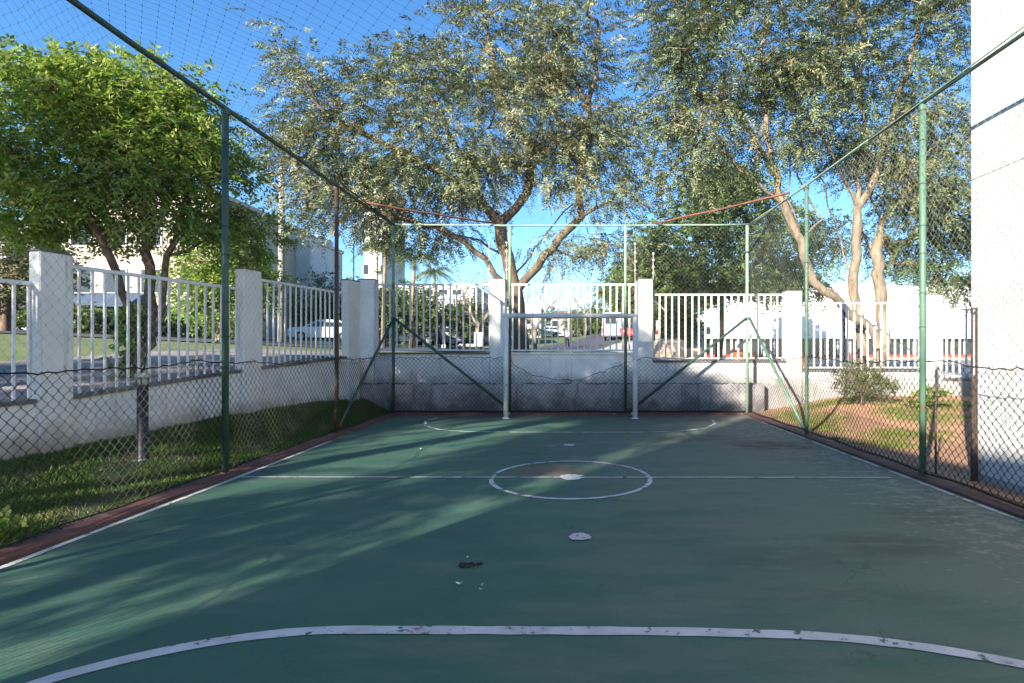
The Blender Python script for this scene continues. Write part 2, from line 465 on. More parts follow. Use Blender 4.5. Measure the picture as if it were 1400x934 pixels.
# inside ground: left lawn strip, base under the court, right bed
def inner(name, x0f, x1f, n, m, label):
    ys = spaced((-25, 0, 2.5), (0, 12.35, .35))
    t = np.linspace(0, 1, n)
    Tt, Yv = np.meshgrid(t, ys)
    Xv = x0f(Yv) + (x1f(Yv) - x0f(Yv)) * Tt
    zz = I(Xv, Yv) + .004 * np.sin(Xv * 7.3 + Yv * 3.1) * np.sin(Yv * 5.7) * (np.abs(Xv) > 4.0)
    v = np.stack([Xv, Yv, zz], -1).reshape(-1, 3)
    i = np.arange(len(t) * len(ys)).reshape(len(ys), len(t))
    f = np.stack([i[:-1, :-1], i[:-1, 1:], i[1:, 1:], i[1:, :-1]], -1).reshape(-1, 4)
    return tag(link(name, arr_mesh(name, v, f, m, True)), label, "ground", kind="structure")
inner("lawn_soil", lambda y: lwx(y) - .1, lambda y: y * 0 - 3.90, 12, MAT['soil'], "dark earth under the shaded grass strip beside the left wall")
inner("bare_soil_bed", lambda y: y * 0 + 3.92, lambda y: y * 0 + 40, 60, MAT['redsoil'], "reddish bare earth bed between the court and the right wall")
def sheet(name, poly_rows, m, label, cat, off=.03):
    """ribbon that follows the terrain: rows of (x0,y0,x1,y1)"""
    vs = []; fs = []; n = 6
    rows = []
    for a, b in zip(poly_rows[:-1], poly_rows[1:]):
        k = max(2, int(math.hypot(b[0] - a[0], b[1] - a[1]) / 1.0))
        for j in range(k): rows.append([a[q] + (b[q] - a[q]) * j / k for q in range(4)])
    rows.append(poly_rows[-1])
    for r in rows:
        for j in range(n + 1):
            x = r[0] + (r[2] - r[0]) * j / n; y = r[1] + (r[3] - r[1]) * j / n
            vs.append((x, y, Tz(x, y) + off))
    for r in range(len(rows) - 1):
        for j in range(n):
            a = r * (n + 1) + j; fs.append((a, a + 1, a + n + 2, a + n + 1))
    me = bpy.data.meshes.new(name); me.from_pydata(vs, [], fs); me.materials.append(m)
    return tag(link(name, me), label, cat, kind="structure")
def ribbon(name, pts, w, m, label, cat, off=.03):
    rows = []
    for k, p in enumerate(pts):
        a = Vector(pts[max(k - 1, 0)]); b = Vector(pts[min(k + 1, len(pts) - 1)])
        d = (b - a).normalized(); q = Vector((-d.y, d.x)); ww = w[k] if hasattr(w, '__len__') else w
        rows.append((p[0] + q.x * ww / 2, p[1] + q.y * ww / 2, p[0] - q.x * ww / 2, p[1] - q.y * ww / 2))
    return sheet(name, rows, m, label, cat, off)
ribbon("pavement", [tuple((LW0 + LD * s + LN * 2.3).xy) for s in (-20, -8, 0, 6.4)], 4.2, MAT['paving'], "grey stone pavement running outside the left wall", "pavement", .04)
sheet("pavement", [(-9, 12.6, -9, 15.6), (-4, 12.6, -4, 15.8), (1.5, 12.6, 1.5, 17), (3.2, 12.6, 3.2, 20)], MAT['paving'], "pale stone pavement behind the back wall railings", "pavement", .045)
ribbon("footpath", [(2.4, 16.5), (3.0, 24), (3.6, 34), (5.2, 46)], [4.0, 4.2, 4, 3], MAT['concrete'], "sunlit pale path right of the street", "path", .05)
ribbon("road", [(-90, 27), (-40, 25), (-20, 23.5), (-9, 24), (-4.2, 27.5), (-1.6, 36), (0.3, 46), (3.4, 60), (8, 80), (12, 110), (13, 160)], [6, 6, 6, 7, 8, 7.5, 6.5, 6, 7, 7, 7], MAT['asphalt'], "dark asphalt street curving uphill behind the railings", "road", .04)
ribbon("road", [(-60, 34), (-25, 33), (-12, 33.5), (-6, 38)], [4, 4, 4, 3], MAT['asphalt'], "asphalt side lane in front of the white house with parked cars", "road", .045)
sheet("yard", [(3.4, 12.6, 3.4, 26.5), (9.5, 12.6, 9.5, 30), (11.5, 12.6, 11.5, 45), (60, 12.6, 60, 45)], MAT['concrete'], "pale concrete yard in front of the white hall", "yard", .05)

# court slab + kerb + markings
b = MB(); n = 40
xs = np.linspace(-3.72, 3.74, 30); ys = np.linspace(-3.0, 11.68, 50)
v, f = grid(xs, ys, lambda a, b: a * 0)
tag(link("court_surface", arr_mesh("court_surface", v, f, MAT['court'])), "green painted concrete surface of the small sports court", "court", kind="structure")
kb = MB()
kb.hexa([(-3.91, -3, -.1), (-3.72, -3, -.1), (-3.72, 11.68, -.1), (-3.91, 11.68, -.1), (-3.91, -3, .04), (-3.72, -3, .025), (-3.72, 11.68, .025), (-3.91, 11.68, .04)])
tag(kb.build("kerb", MAT['kerb'], bevel=.008), "dark red kerb along the left edge of the court under the grass", "kerb", kind="structure")
kb = MB()
kb.hexa([(3.74, -3, -.1), (4.02, -3, -.1), (4.02, 11.68, -.1), (3.74, 11.68, -.1), (3.74, -3, .025), (4.02, -3, .04), (4.02, 11.68, .04), (3.74, 11.68, .025)])
tag(kb.build("kerb", MAT['kerb'], bevel=.008), "red kerb along the right edge of the court by the white building", "kerb", kind="structure")
kb = MB().box(-4.0, 4.04, 11.685, 11.94, -.1, .03)
tag(kb.build("kerb", MAT['kerb'], bevel=.008), "red kerb strip at the foot of the back fence", "kerb", kind="structure")
def line_strip(name, pts, w, m, label, closed=False, z=.004):
    pts = [Vector((p[0], p[1], 0)) for p in pts]; N = len(pts); vs = []; fs = []
    for i, p in enumerate(pts):
        a = pts[(i - 1) % N] if closed else pts[max(i - 1, 0)]; c = pts[(i + 1) % N] if closed else pts[min(i + 1, N - 1)]
        d = (c - a).normalized(); q = Vector((-d.y, d.x, 0)); j = 1 + random.uniform(-.07, .07)
        vs += [(p + q * w / 2 * j + Vector((0, 0, z))), (p - q * w / 2 * j + Vector((0, 0, z)))]
    for i in range(N if closed else N - 1):
        j = (i + 1) % N; fs.append((2 * i, 2 * i + 1, 2 * j + 1, 2 * j))
    me = bpy.data.meshes.new(name); me.from_pydata(vs, [], fs); me.materials.append(m)
    return tag(link(name, me), label, "court marking", kind="structure")
def dens(pts, st=.06):
    out = []
    for a, b in zip(pts[:-1], pts[1:]):
        k = max(1, int(math.hypot(b[0] - a[0], b[1] - a[1]) / st))
        out += [(a[0] + (b[0] - a[0]) * j / k, a[1] + (b[1] - a[1]) * j / k) for j in range(k)]
    return out + [pts[-1]]
line_strip("centre_circle", [(.86 * cos(t), 5.94 + .86 * sin(t)) for t in np.linspace(0, 2 * pi, 97)[:-1]], .05, MAT['line_mid'], "white centre circle on the green court", True, .005)
line_strip("halfway_line", dens([(-3.6, 5.95), (3.5, 5.93)]), .034, MAT['line'], "thin white halfway line across the green court", z=.0062)
line_strip("side_line", dens([(-3.66, -2), (-3.64, 6), (-3.66, 8.3)]), .05, MAT['line'], "white side line along the left kerb")
line_strip("side_line", dens([(3.66, -2), (3.68, 6), (3.68, 10.6)]), .045, MAT['line_worn'], "worn white side line along the right kerb")
near = [(-3.0, 1.32), (-2.6, 1.86)] + [(-1.09 - 1.72 * sin(t), 1.02 + 1.69 * cos(t)) for t in np.linspace(R(40), 0, 12)] + [(.2, 2.70), (.62, 2.69)] + [(.9 + 2.5 * sin(t), .17 + 2.5 * cos(t)) for t in np.linspace(R(4), R(36), 12)]
line_strip("goal_area_line", dens(near), .078, MAT['line'], "wide white goal area line curving across the near court")
far = [(-2.72, 11.15), (-2.83, 10.6), (-2.66, 9.95), (-2.3, 9.5), (-1.8, 9.27), (-1.1, 9.2), (.2, 9.18), (1.2, 9.2), (1.87, 9.32), (2.4, 9.65), (2.75, 10.3), (2.8, 10.8)]
line_strip("goal_area_line", dens(far), .05, MAT['line_worn'], "worn white goal area line in front of the far goal")
def blot(name, x, y, rx, ry, m, label, n=64):
    vs = [(x, y, .0078)]
    for k in range(n):
        t = 2 * pi * k / n; j = .97 + .06 * sin(3 * t + x * 40) + .04 * sin(7 * t + y * 9) + random.uniform(-.05, .04)
        vs.append((x + rx * j * cos(t), y + ry * j * sin(t), .0078))
    me = bpy.data.meshes.new(name); me.from_pydata(vs, [], [(0, 1 + k, 1 + (k + 1) % n) for k in range(n)]); me.materials.append(m)
    return tag(link(name, me), label, "court marking", kind="structure")
blot("centre_spot", 0.02, 5.94, .145, .13, MAT['line'], "white centre spot inside the centre circle")
blot("penalty_spot", .07, 4.05, .085, .08, MAT['line'], "white penalty spot on the near half of the court")
blot("penalty_spot", -.02, 7.94, .08, .08, MAT['line'], "white penalty spot on the far half of the court")

# ------------------------------------------------------------------ left boundary wall
lw = thing("boundary_wall", "low cream white wall with pillars along the left grass strip", "wall")
def lbox(name, s0, s1, t0, t1, z0a, z1a, z0b, z1b, m, parent, bevel=0):
    """box along the left wall: s along, t outward; bottom/top heights at both ends"""
    def P(s, t, z): q = LW0 + LD * s + LN * t; return (q.x, q.y, z)
    return MB().hexa([P(s0, t0, z0a), P(s1, t0, z0b), P(s1, t1, z0b), P(s0, t1, z0a), P(s0, t0, z1a), P(s1, t0, z1b), P(s1, t1, z1b), P(s0, t1, z1a)]).build(name, m, parent, bevel=bevel)
def sl(x): return (lw_at(x) - LW0).dot(LD)
s_end = (LW1 - LW0).length + .12
for (xa, xb, za, zb) in ((None, 50.5, .55, .80), (95.5, 329.5, .81, 1.03), (353.5, 473.5, 1.055, 1.21)):
    a = sl(xa) if xa is not None else -9.0
    lbox("wall_panel", a, sl(xb), 0, .16, -.4, za, -.4, zb, MAT['leftwall'], lw)
    lbox("coping", a, sl(xb), -.025, .19, za + .002, za + .05, zb + .002, zb + .05, MAT['coping'], lw)
for (xa, xb, zt) in ((49, 96, 2.50), (329, 354, 2.71), (473, 489, 2.87)):
    a, c = sl(xa), sl(xb)
    lbox("pillar", a, c, -.06, .11, -.4, zt, -.4, zt, MAT['leftwall'], lw, bevel=.012)
    lbox("pillar_cap", a - .006, c + .006, -.066, .116, zt + .002, zt + .018, zt + .002, zt + .018, MAT['coping'], lw)
lbox("pillar", sl(44) - 4.2, sl(44) - 3.86, -.06, .11, -.4, 2.3, -.4, 2.3, MAT['leftwall'], lw)
def left_railing(xa, xb, za, zb, zt, label, s_start=None):
    a = sl(xa) if s_start is None else s_start; c = sl(xb)
    q = LW0 + LD * a + LN * .08
    t = thing("railing", label, "railing", (q.x, q.y, 0), math.atan2(LD.y, LD.x), "white bar railings on the boundary walls")
    L = c - a
    MB().box(0, L, -.02, .02, zt - .045, zt).build("top_rail", MAT['rail'], t)
    nb = max(2, int(round(L / .143)))
    for k in range(nb + 1):
        x = .02 + (L - .04) * k / nb
        z0 = za + (zb - za) * x / L + .05
        wv = .016 if 0 < k < nb else .014
        j = random.uniform(-.006, .006)
        MB().hexa([(x - wv / 2 - .004, -.012, z0), (x + wv / 2 + .004, -.012, z0), (x + wv / 2 + .004, .012, z0), (x - wv / 2 - .004, .012, z0),
                   (x - wv / 2 - .004 + j, -.012, zt - .047), (x + wv / 2 + .004 + j, -.012, zt - .047), (x + wv / 2 + .004 + j, .012, zt - .047), (x - wv / 2 - .004 + j, .012, zt - .047)]).build("bar", MAT['rail'], t)
left_railing(None, 50, .62, .80, 2.16, "white bar railing at the far left of the photo before the first pillar", sl(44) - 3.85)
left_railing(95, 330, .81, 1.03, 2.41, "long white bar railing on the left wall under the bright green tree")
left_railing(353, 474, 1.055, 1.21, 2.61, "white bar railing on the left wall nearest the far corner")

# ------------------------------------------------------------------ back boundary wall
bw = thing("boundary_wall", "white boundary wall behind the far goal with stained dark plinth", "wall")
panels = [(-4.40, -1.81, 1.29, 2.89), (-1.47, 1.50, 1.29, 2.89), (1.84, 4.85, 1.11, 2.66), (5.19, 7.97, .90, 2.47), (8.35, 12.5, .70, 2.32)]
for k, (x0, x1, zs, zt) in enumerate(panels):
    MB().box(x0, x1, WY, WY + .17, -.3, zs).build("wall_panel", MAT['backwall'], bw)
    MB().box(x0, x1, WY - .03, WY + .2, zs + .002, zs + .045).build("coping", MAT['coping'] if k != 1 else MAT['backwall'], bw)
for (x0, x1, zt) in ((-4.76, -4.40, 2.97), (-1.81, -1.47, 2.97), (1.50, 1.84, 2.97), (4.85, 5.19, 2.71), (7.97, 8.35, 2.62)):
    MB().box(x0, x1, WY - .05, WY + .26, -.3, zt).build("pillar", MAT['backwall'], bw, bevel=.012)
    MB().box(x0 - .006, x1 + .006, WY - .056, WY + .266, zt + .002, zt + .018).build("pillar_cap", MAT['coping'], bw)
# rough topped plinth
px = np.linspace(-4.70, 4.27, 120)
pb = MB(); vs = []; fs = []
for k, x in enumerate(px):
    zt = .64 + .012 * sin(x * 9) + random.uniform(-.012, .012)
    yo = random.uniform(-.006, .006)
    vs += [(x, 11.96 + yo, -.1), (x, 11.96 + yo, zt - .02), (x, 11.985, zt), (x, WY - .004, zt + .012), (x, WY - .004, -.1)]
for k in range(len(px) - 1):
    a = k * 5
    for j in range(4): fs.append((a + j, a + 5 + j, a + 6 + j, a + 1 + j))
fs += [(0, 1, 2, 3, 4), tuple(len(vs) - 5 + q for q in (4, 3, 2, 1, 0))]
pb.add(vs, fs); pb.build("plinth", MAT['plinth'], bw)
cb = MB()                                        # dirt ridge along the ledge
for k in range(140):
    x = random.uniform(-4.6, 4.2); w = random.uniform(.02, .09); h = random.uniform(.008, .035)
    cb.add([(x - w, 11.975, .638), (x + w, 11.975, .638), (x + w * .3, 12.0, .645 + h), (x - w, 12.1, .648), (x + w, 12.1, .648)], [(0, 1, 2), (0, 2, 3), (1, 4, 2), (2, 4, 3)])
tag(cb.build("ledge_dirt", MAT['coping'], bw), kind="stuff")
names = ["white bar railing behind the far left fence corner with the round tree beyond", "white bar railing directly behind and above the goal",
         "white bar railing right of the goal in front of the hall gable", "white bar railing over the shrub in front of the pale trunks", "short low white bar railing beside the white building"]
for (x0, x1, zs, zt), nm in zip(panels, names):
    t = thing("railing", nm, "railing", (x0, WY + .085, 0), 0, "white bar railings on the boundary walls")
    L = x1 - x0
    MB().box(0, L, -.02, .02, zt - .04, zt).build("top_rail", MAT['rail'], t)
    MB().box(0.002, L - .002, -.022, .022, zs + .075, zs + .11).build("bottom_rail", MAT['rail'], t)
    nb = int(round(L / .1505))
    me1 = MB().box(-.016, .016, -.016, .016, zs + .112, zt - .042).mesh("bar"); me1.materials.append(MAT['rail'])
    for k in range(nb + 1):
        o = link("bar", me1, t, (.02 + (L - .04) * k / nb, 0, 0))
        o.rotation_euler = (0, random.uniform(-.003, .003), 0)
    me2 = MB().box(-.016, .016, -.016, .016, zs + .046, zs + .074).mesh("foot"); me2.materials.append(MAT['rail'])
    for xx in (.06, L / 2, L - .06): link("foot", me2, t, (xx, 0, 0))
# electric fence rods on the walls
for (x, z0, z1, lab) in ((-4.83, 2.2, 3.78, "slim grey fence rod with insulators at the far left wall corner"), (-4.36, 2.89, 3.5, "short grey fence rod above the left end of the back railing"),
                    (-1.84, 2.7, 3.85, "slim grey fence rod left of the pillar behind the goal"), (-1.44, 2.7, 3.85, "slim grey fence rod right of the pillar behind the goal"),
                    (1.46, 2.7, 3.82, "slim grey fence rod left of the goal's right pillar"), (1.87, 2.6, 3.6, "slim grey fence rod right of the goal's right pillar")):
    t = thing("fence_rod", lab, "rod", (x, WY + .06 if x > -4.8 else WY - .11, 0), 0, "electric fence rods on the walls")
    MB().tube([(0, 0, z0), (0, 0, z1)], .013, 6).build("rod", MAT['concretepole'], t)
    for q in range(4):
        z = z1 - .06 - q * (z1 - max(z0, 2.95)) / 4.4
        MB().lathe([(.012, 0), (.024, .01), (.024, .035), (.012, .045)], (0, -.02, z), 8).build("insulator", MAT['white'], t)

# ------------------------------------------------------------------ chain-link fence cage
def wires(name, us, u1, z0, ztop, w, rad, place, m, h=None, jit=.0015):
    """zigzag wires of a diamond mesh; place(u,z) -> xyz; us..u1 along the fence, ztop(u) the cut height"""
    h = h or w
    V = []; Fc = []; base = 0
    w = w / 2
    nW = int((u1 - us) / w)
    for i in range(nW):
        u0 = us + (i + .5) * w
        zt = ztop(u0)
        k = int((zt - z0) / (h / 2))
        if k < 2: continue
        kk = np.arange(k + 1)
        uu = u0 + np.where(((kk + i) % 2) == 0, -.5, .5) * w * 1.03
        zz = z0 + kk * h / 2
        P = place(uu + rng.normal(0, jit, k + 1), zz + rng.normal(0, jit, k + 1), ((kk + i) % 2) * 1.0)
        d = np.gradient(P, axis=0); d /= np.linalg.norm(d, axis=1)[:, None] + 1e-9
        nrm = np.array(place(np.array([u0]), np.array([1.0]), np.array([5.0]))[0]) - np.array(place(np.array([u0]), np.array([1.0]), np.array([0.0]))[0])
        nrm /= np.linalg.norm(nrm)
        tv = np.cross(d, nrm); tv /= np.linalg.norm(tv, axis=1)[:, None] + 1e-9
        ring = [P + rad * nrm * 1.0, P - rad * .5 * nrm + rad * .87 * tv, P - rad * .5 * nrm - rad * .87 * tv]
        R_ = np.stack(ring, 1).reshape(-1, 3)
        V.append(R_)
        idx = base + np.arange(k)[:, None] * 3
        for j in range(3):
            j2 = (j + 1) % 3
            Fc.append(np.concatenate([idx + j, idx + j2, idx + 3 + j2, idx + 3 + j], 1))
        base += len(R_)
    return arr_mesh(name, np.vstack(V), np.vstack(Fc), m)
def nz(u, s=1.0, ph=0): return .5 * np.sin(u * 1.7 * s + ph) + .3 * np.sin(u * 4.1 * s + 1.3 + ph) + .2 * np.sin(u * 9.7 * s + .4 + ph)
def pl_left(u, z, k): return np.stack([FX + .012 * (k - .5) + .035 * nz(u + z, .8), u + .018 * nz(z * 2 + u, 1.1), z + .02 * nz(u, 1.3, 2)], -1)
def pl_right(u, z, k): return np.stack([FXR - .012 * (k - .5) + .035 * nz(u - z, .8, 2), u + .018 * nz(z * 2 + u, 1.1), z + .02 * nz(u, 1.3, 1)], -1)
def pl_back(u, z, k): return np.stack([u + .015 * nz(z * 2 + u, 1.1), FY + .012 * (k - .5) + .025 * nz(u + z, 1, 1), z + .018 * nz(u, 1.3, 1)], -1)
def top_low(u): return 1.26 + .03 * nz(u, 1.4) + (random.random() - .5) * .07
def top_back(u):
    z = 1.22 + (random.random() - .5) * .05
    if -1.3 < u < 1.75: z -= .50 * max(0, 1 - ((u - .05) / 1.45) ** 2) ** .8 * (1 if u < .2 else max(0, 1 - (u - .2) * .55))
    return z
def ragged(name, us, u1, ft, place, parent):
    """twisted cut ends along the torn top of the lower mesh"""
    b = MB(); u = us
    pts = []
    while u < u1:
        pts.append(place(np.array([u]), np.array([ft(u)]), np.array([.5]))[0]); u += .07
    b.tube(pts, .006, 4)
    for p in pts[::2]:
        q = Vector(p); b.tube([q, q + Vector((random.uniform(-.02, .02), random.uniform(-.02, .02), random.uniform(.015, .06)))], .003, 3)
    return tag(b.build(name, MAT['wire_low'], parent), kind="stuff")
def pipe(parent, name, p0, p1, r, m, n=12, label=None):
    o = MB().tube([p0, p1], r, n).build(name, m, parent, smooth=False)
    me = o.data; me.polygons.foreach_set('use_smooth', [len(p.vertices) == 4 for p in me.polygons])
    if label: o['label'] = label
    return o
def bent(p0, p1, n=8, a=.01):
    p0 = Vector(p0); p1 = Vector(p1)
    return [p0.lerp(p1, k / n) + Vector((random.uniform(-a, a), random.uniform(-a, a), random.uniform(-a, a) - .02 * sin(pi * k / n))) for k in range(n + 1)]

fl = thing("chain_link_fence", "left chain link fence of the cage in front of the grass strip", "fence")
for (y, m, r, lab) in ((0.2, 'green', .04, None), (3.1, 'green', .04, None), (6.03, 'darkgreen', .034, "dark green post"), (8.9, 'rustpost', .032, "rusty brown post")):
    pipe(fl, "post", (FX, y, -.05), (FX, y, FH), r, MAT[m], label=lab)
MB().tube(bent((FX, -.5, FH + .02), (FX, 11.72, FH + .02), 14, .006), .027, 8).build("top_rail", MAT['darkgreen'], fl, True)
MB().tube(bent((FX + .05, 8.9, FH + .06), (FX + .04, 11.65, FH + .03), 8, .012), .012, 5).build("net_rope", MAT['black'], fl, True)
pipe(fl, "brace", (FX, 11.69, 2.02), (FX, 8.98, .12), .026, MAT['darkgreen'])
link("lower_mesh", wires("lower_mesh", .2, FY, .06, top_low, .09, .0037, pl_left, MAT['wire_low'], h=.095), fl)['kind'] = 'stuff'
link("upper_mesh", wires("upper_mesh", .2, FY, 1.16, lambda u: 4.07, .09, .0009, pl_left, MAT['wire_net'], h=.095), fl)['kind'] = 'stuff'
ragged("torn_edge", .2, FY, lambda u: 1.25 + .03 * nz(u, 1.4) + random.uniform(-.012, .012), pl_left, fl)
MB().tube([(FX, y, .07 + .012 * sin(y * 5)) for y in np.linspace(.2, FY, 40)], .006, 4).build("tension_wire", MAT['wire_low'], fl)

fr = thing("chain_link_fence", "right chain link fence with sunlit pale green posts by the white building", "fence")
for (y, r) in ((.2, .04), (3.05, .04), (5.94, .033), (8.86, .029)):
    pipe(fr, "post", (FXR, y, -.05), (FXR, y, FH), r, MAT['green'])
MB().tube(bent((FXR, -.5, FH + .02), (FXR, 7, FH + .02), 10, .005), .019, 8).build("top_rail", MAT['darkgreen'], fr, True)
MB().tube(bent((FXR, 7.01, FH + .02), (FXR, 11.72, FH + .02), 8, .005), .019, 8).build("top_rail", MAT['sunlit_green'], fr, True)
MB().tube(bent((FXR - .03, 4.2, FH + .05), (FXR - .03, 11.6, FH - .04), 10, .012), .008, 5).build("net_rope", MAT['sunlit_green'], fr, True)
pipe(fr, "brace", (FXR, 11.69, 2.08), (FXR, 8.95, .08), .028, MAT['green'])
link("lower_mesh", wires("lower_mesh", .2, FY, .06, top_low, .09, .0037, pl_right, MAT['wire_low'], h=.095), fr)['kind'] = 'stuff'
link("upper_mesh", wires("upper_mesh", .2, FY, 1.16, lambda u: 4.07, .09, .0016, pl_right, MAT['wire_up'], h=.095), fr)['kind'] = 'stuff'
ragged("torn_edge", .2, FY, lambda u: 1.25 + .03 * nz(u, 1.4) + random.uniform(-.012, .012), pl_right, fr)
MB().tube([(FXR, y, .07 + .012 * sin(y * 5)) for y in np.linspace(.2, FY, 40)], .01, 4).build("tension_wire", MAT['wire_low'], fr)

fb = thing("chain_link_fence", "back chain link fence of the cage behind the goal", "fence")
for (x, r, m) in ((FX, .034, 'darkgreen'), (-1.31, .032, 'darkgreen'), (1.19, .032, 'darkgreen'), (FXR - .03, .034, 'sunlit_green')):
    pipe(fb, "post", (x, FY, -.05), (x, FY, 2.1 if m == 'darkgreen' else FH), r, MAT[m])  # dark below, pale above: the shade edge on the posts is painted in
    if m == 'darkgreen': pipe(fb, "lit_post_top", (x, FY, 2.101), (x, FY, FH), r - .002, MAT['sunlit_green'])
MB().tube(bent((FX, FY, FH + .02), (FXR - .03, FY, FH + .02), 12, .004), .022, 8).build("top_rail", MAT['sunlit_green'], fb, True)
pipe(fb, "brace", (FX + .02, FY - .03, 2.08), (-1.38, FY - .03, .16), .03, MAT['darkgreen'])
pipe(fb, "brace", (FXR - .05, FY - .03, 2.08), (1.27, FY - .03, .07), .03, MAT['darkgreen'])
MB().tube(bent((FX + .01, 10.05, FH + .05), (-1.62, FY, FH + .05), 8, .012), .021, 8).build("corner_brace", MAT['rust'], fb, True)
MB().tube(bent((FXR - .03, 9.45, FH + .05), (1.80, FY, FH + .05), 8, .012), .021, 8).build("corner_brace", MAT['rust'], fb, True)
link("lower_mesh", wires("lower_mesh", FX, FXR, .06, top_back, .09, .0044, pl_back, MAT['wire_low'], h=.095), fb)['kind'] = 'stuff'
link("upper_mesh", wires("upper_mesh", FX, FXR, .7, lambda u: 4.07, .09, .0014, pl_back, MAT['wire_up'], h=.095), fb)['kind'] = 'stuff'
rs = random.getstate()
ragged("torn_edge", FX, FXR, lambda u: top_back(u), pl_back, fb)
MB().tube([(x, FY, .065 + .008 * sin(x * 5)) for x in np.linspace(FX, FXR, 40)], .014, 4).build("tension_wire", MAT['wire_low'], fb)

def pl_roof(u, z, k): return np.stack([u, z, 4.10 - .16 * np.clip(1 - (u / 3.9) ** 2, 0, 1) * np.clip((11.9 - z) / 3, 0, 1) + .02 * nz(u * 1.3 + z) + .004 * k], -1)
net = thing("overhead_net", "fine dark net stretched over the top of the whole court", "net")
nm = wires("net_mesh", FX, FXR, .2, lambda u: FY, .13, .0008, pl_roof, MAT['twine'], h=.16)
link("net_mesh", nm, net)['kind'] = 'stuff'
# knots
co = np.empty(len(nm.vertices) * 3, dtype=np.float32); nm.vertices.foreach_get('co', co); co = co.reshape(-1, 3)[::3]
kv = (co[:, None, :] + .0042 * np.array([[1, 0, 0], [-.5, .87, 0], [-.5, -.87, 0], [0, 0, 1]])[None]).reshape(-1, 3)
kf = (np.arange(len(co))[:, None, None] * 4 + np.array([[0, 1, 3], [1, 2, 3], [2, 0, 3], [0, 2, 1]])[None]).reshape(-1, 3)
link("net_knots", arr_mesh("net_knots", kv, kf, MAT['twine']), net)['kind'] = 'stuff'

def ties(parent, posts, m):
    b = MB()
    for (x, y, r) in posts:
        for z in np.arange(.3, 3.9, .42):
            z = z + random.uniform(-.08, .08)
            b.tube([(x + (r + .004) * cos(t), y + (r + .004) * sin(t), z + .012 * sin(t + x)) for t in np.linspace(0, 5.9, 9)], .0035, 4)
            b.tube([(x + r + .003, y, z), (x + r + .02, y + random.uniform(-.03, .03), z + random.uniform(-.03, .03))], .003, 3)
    return tag(b.build("tie_wires", m, parent), kind="stuff")
ties(fl, [(FX, y, .034) for y in (3.1, 6.03, 8.9)], MAT['wire_low'])
ties(fr, [(FXR, y, .036) for y in (3.05, 5.94, 8.86)], MAT['wire_up'])
ties(fb, [(x, FY, .033) for x in (FX, -1.31, 1.19, FXR - .03)], MAT['wire_up'])
for (par_, x, y, r, m) in ((fl, FX, 6.03, .042, 'darkgreen'), (fl, FX, 8.9, .04, 'rustpost'), (fr, FXR, 5.94, .039, 'green'), (fr, FXR, 8.86, .035, 'green')):
    MB().lathe([(r, 0), (r * 1.06, .01), (r * 1.06, .05), (r, .06)], (x, y, FH - .07), 12).build("post_collar", MAT[m], par_)
    MB().lathe([(r * 1.5, 0), (r * 1.35, .03), (r, .045)], (x, y, .0), 12).build("post_footing", MAT['kerb'], par_)

# ------------------------------------------------------------------ goal
g = thing("goal", "small white metal goal frame standing against the back fence", "goal", (0, 11.02, 0))
for x in (-1.31, 1.31):
    MB().tube([(x, 0, 0.001), (x, 0, 2.06)], .05, 14).build("post", MAT['goal'], g, True)
    MB().tube([(x, .05, .06), (x, .50, .045)], .035, 10).build("foot", MAT['goal'], g, True)
    MB().lathe([(.075, 0), (.075, .012), (.055, .02)], (x, 0, .001), 14).build("base_plate", MAT['goal'], g)
MB().tube([(-1.36, 0, 2.085), (1.36, 0, 2.085)], .05, 14).build("crossbar", MAT['goal'], g, True)

# ------------------------------------------------------------------ white building on the right
bl = thing("white_building", "tall plain white building wall at the right edge of the court", "building")
MB().box(4.30, 13, -12, 5.83, -.2, 3.205).build("lower_wall", MAT['facade'], bl)
MB().box(4.308, 12.98, -11.98, 5.822, 3.205, 3.219).build("joint", MAT['whitebuild'], bl)
MB().box(4.30, 13, -12, 5.83, 3.219, 6.62).build("middle_wall", MAT['facade'], bl)
MB().box(4.308, 12.98, -11.98, 5.822, 6.62, 6.634).build("joint", MAT['whitebuild'], bl)
MB().box(4.30, 13, -12, 5.83, 6.634, 8.6).build("upper_wall", MAT['facade'], bl)
MB().box(4.24, 13.05, -12.05, 5.87, 8.602, 8.70).build("roof_cap", MAT['coping'], bl)
MB().box(4.286, 4.302, -12, 5.80, -.1, .10).build("skirting", MAT['backwall'], bl)
gf = thing("narrow_gate", "narrow dark metal gate frame against the corner of the white building", "gate", (4.235, 5.70, 0))
for (dx) in (-.024, .024): MB().box(dx - .006, dx + .006, -.01, .01, .55, 1.82).build("upright", MAT['brownmetal'], gf)
MB().box(-.031, .031, -.012, .012, 1.821, 1.84).build("top_bar", MAT['brownmetal'], gf)
MB().box(-.03, .03, -.012, .012, 0, .549).build("lower_plate", MAT['brownmetal'], gf)
MB().box(-.017, .017, -.006, .006, .55, 1.12).build("sheet", MAT['brownmetal'], gf)
tag(MB().tube([(4.02, 5.98, .02), (4.03, 6.0, .5), (4.05, 6.02, 1.18)], .011, 6).build("steel_rod", MAT['stake']), "thin dark steel rod standing beside the near right post", "rod")

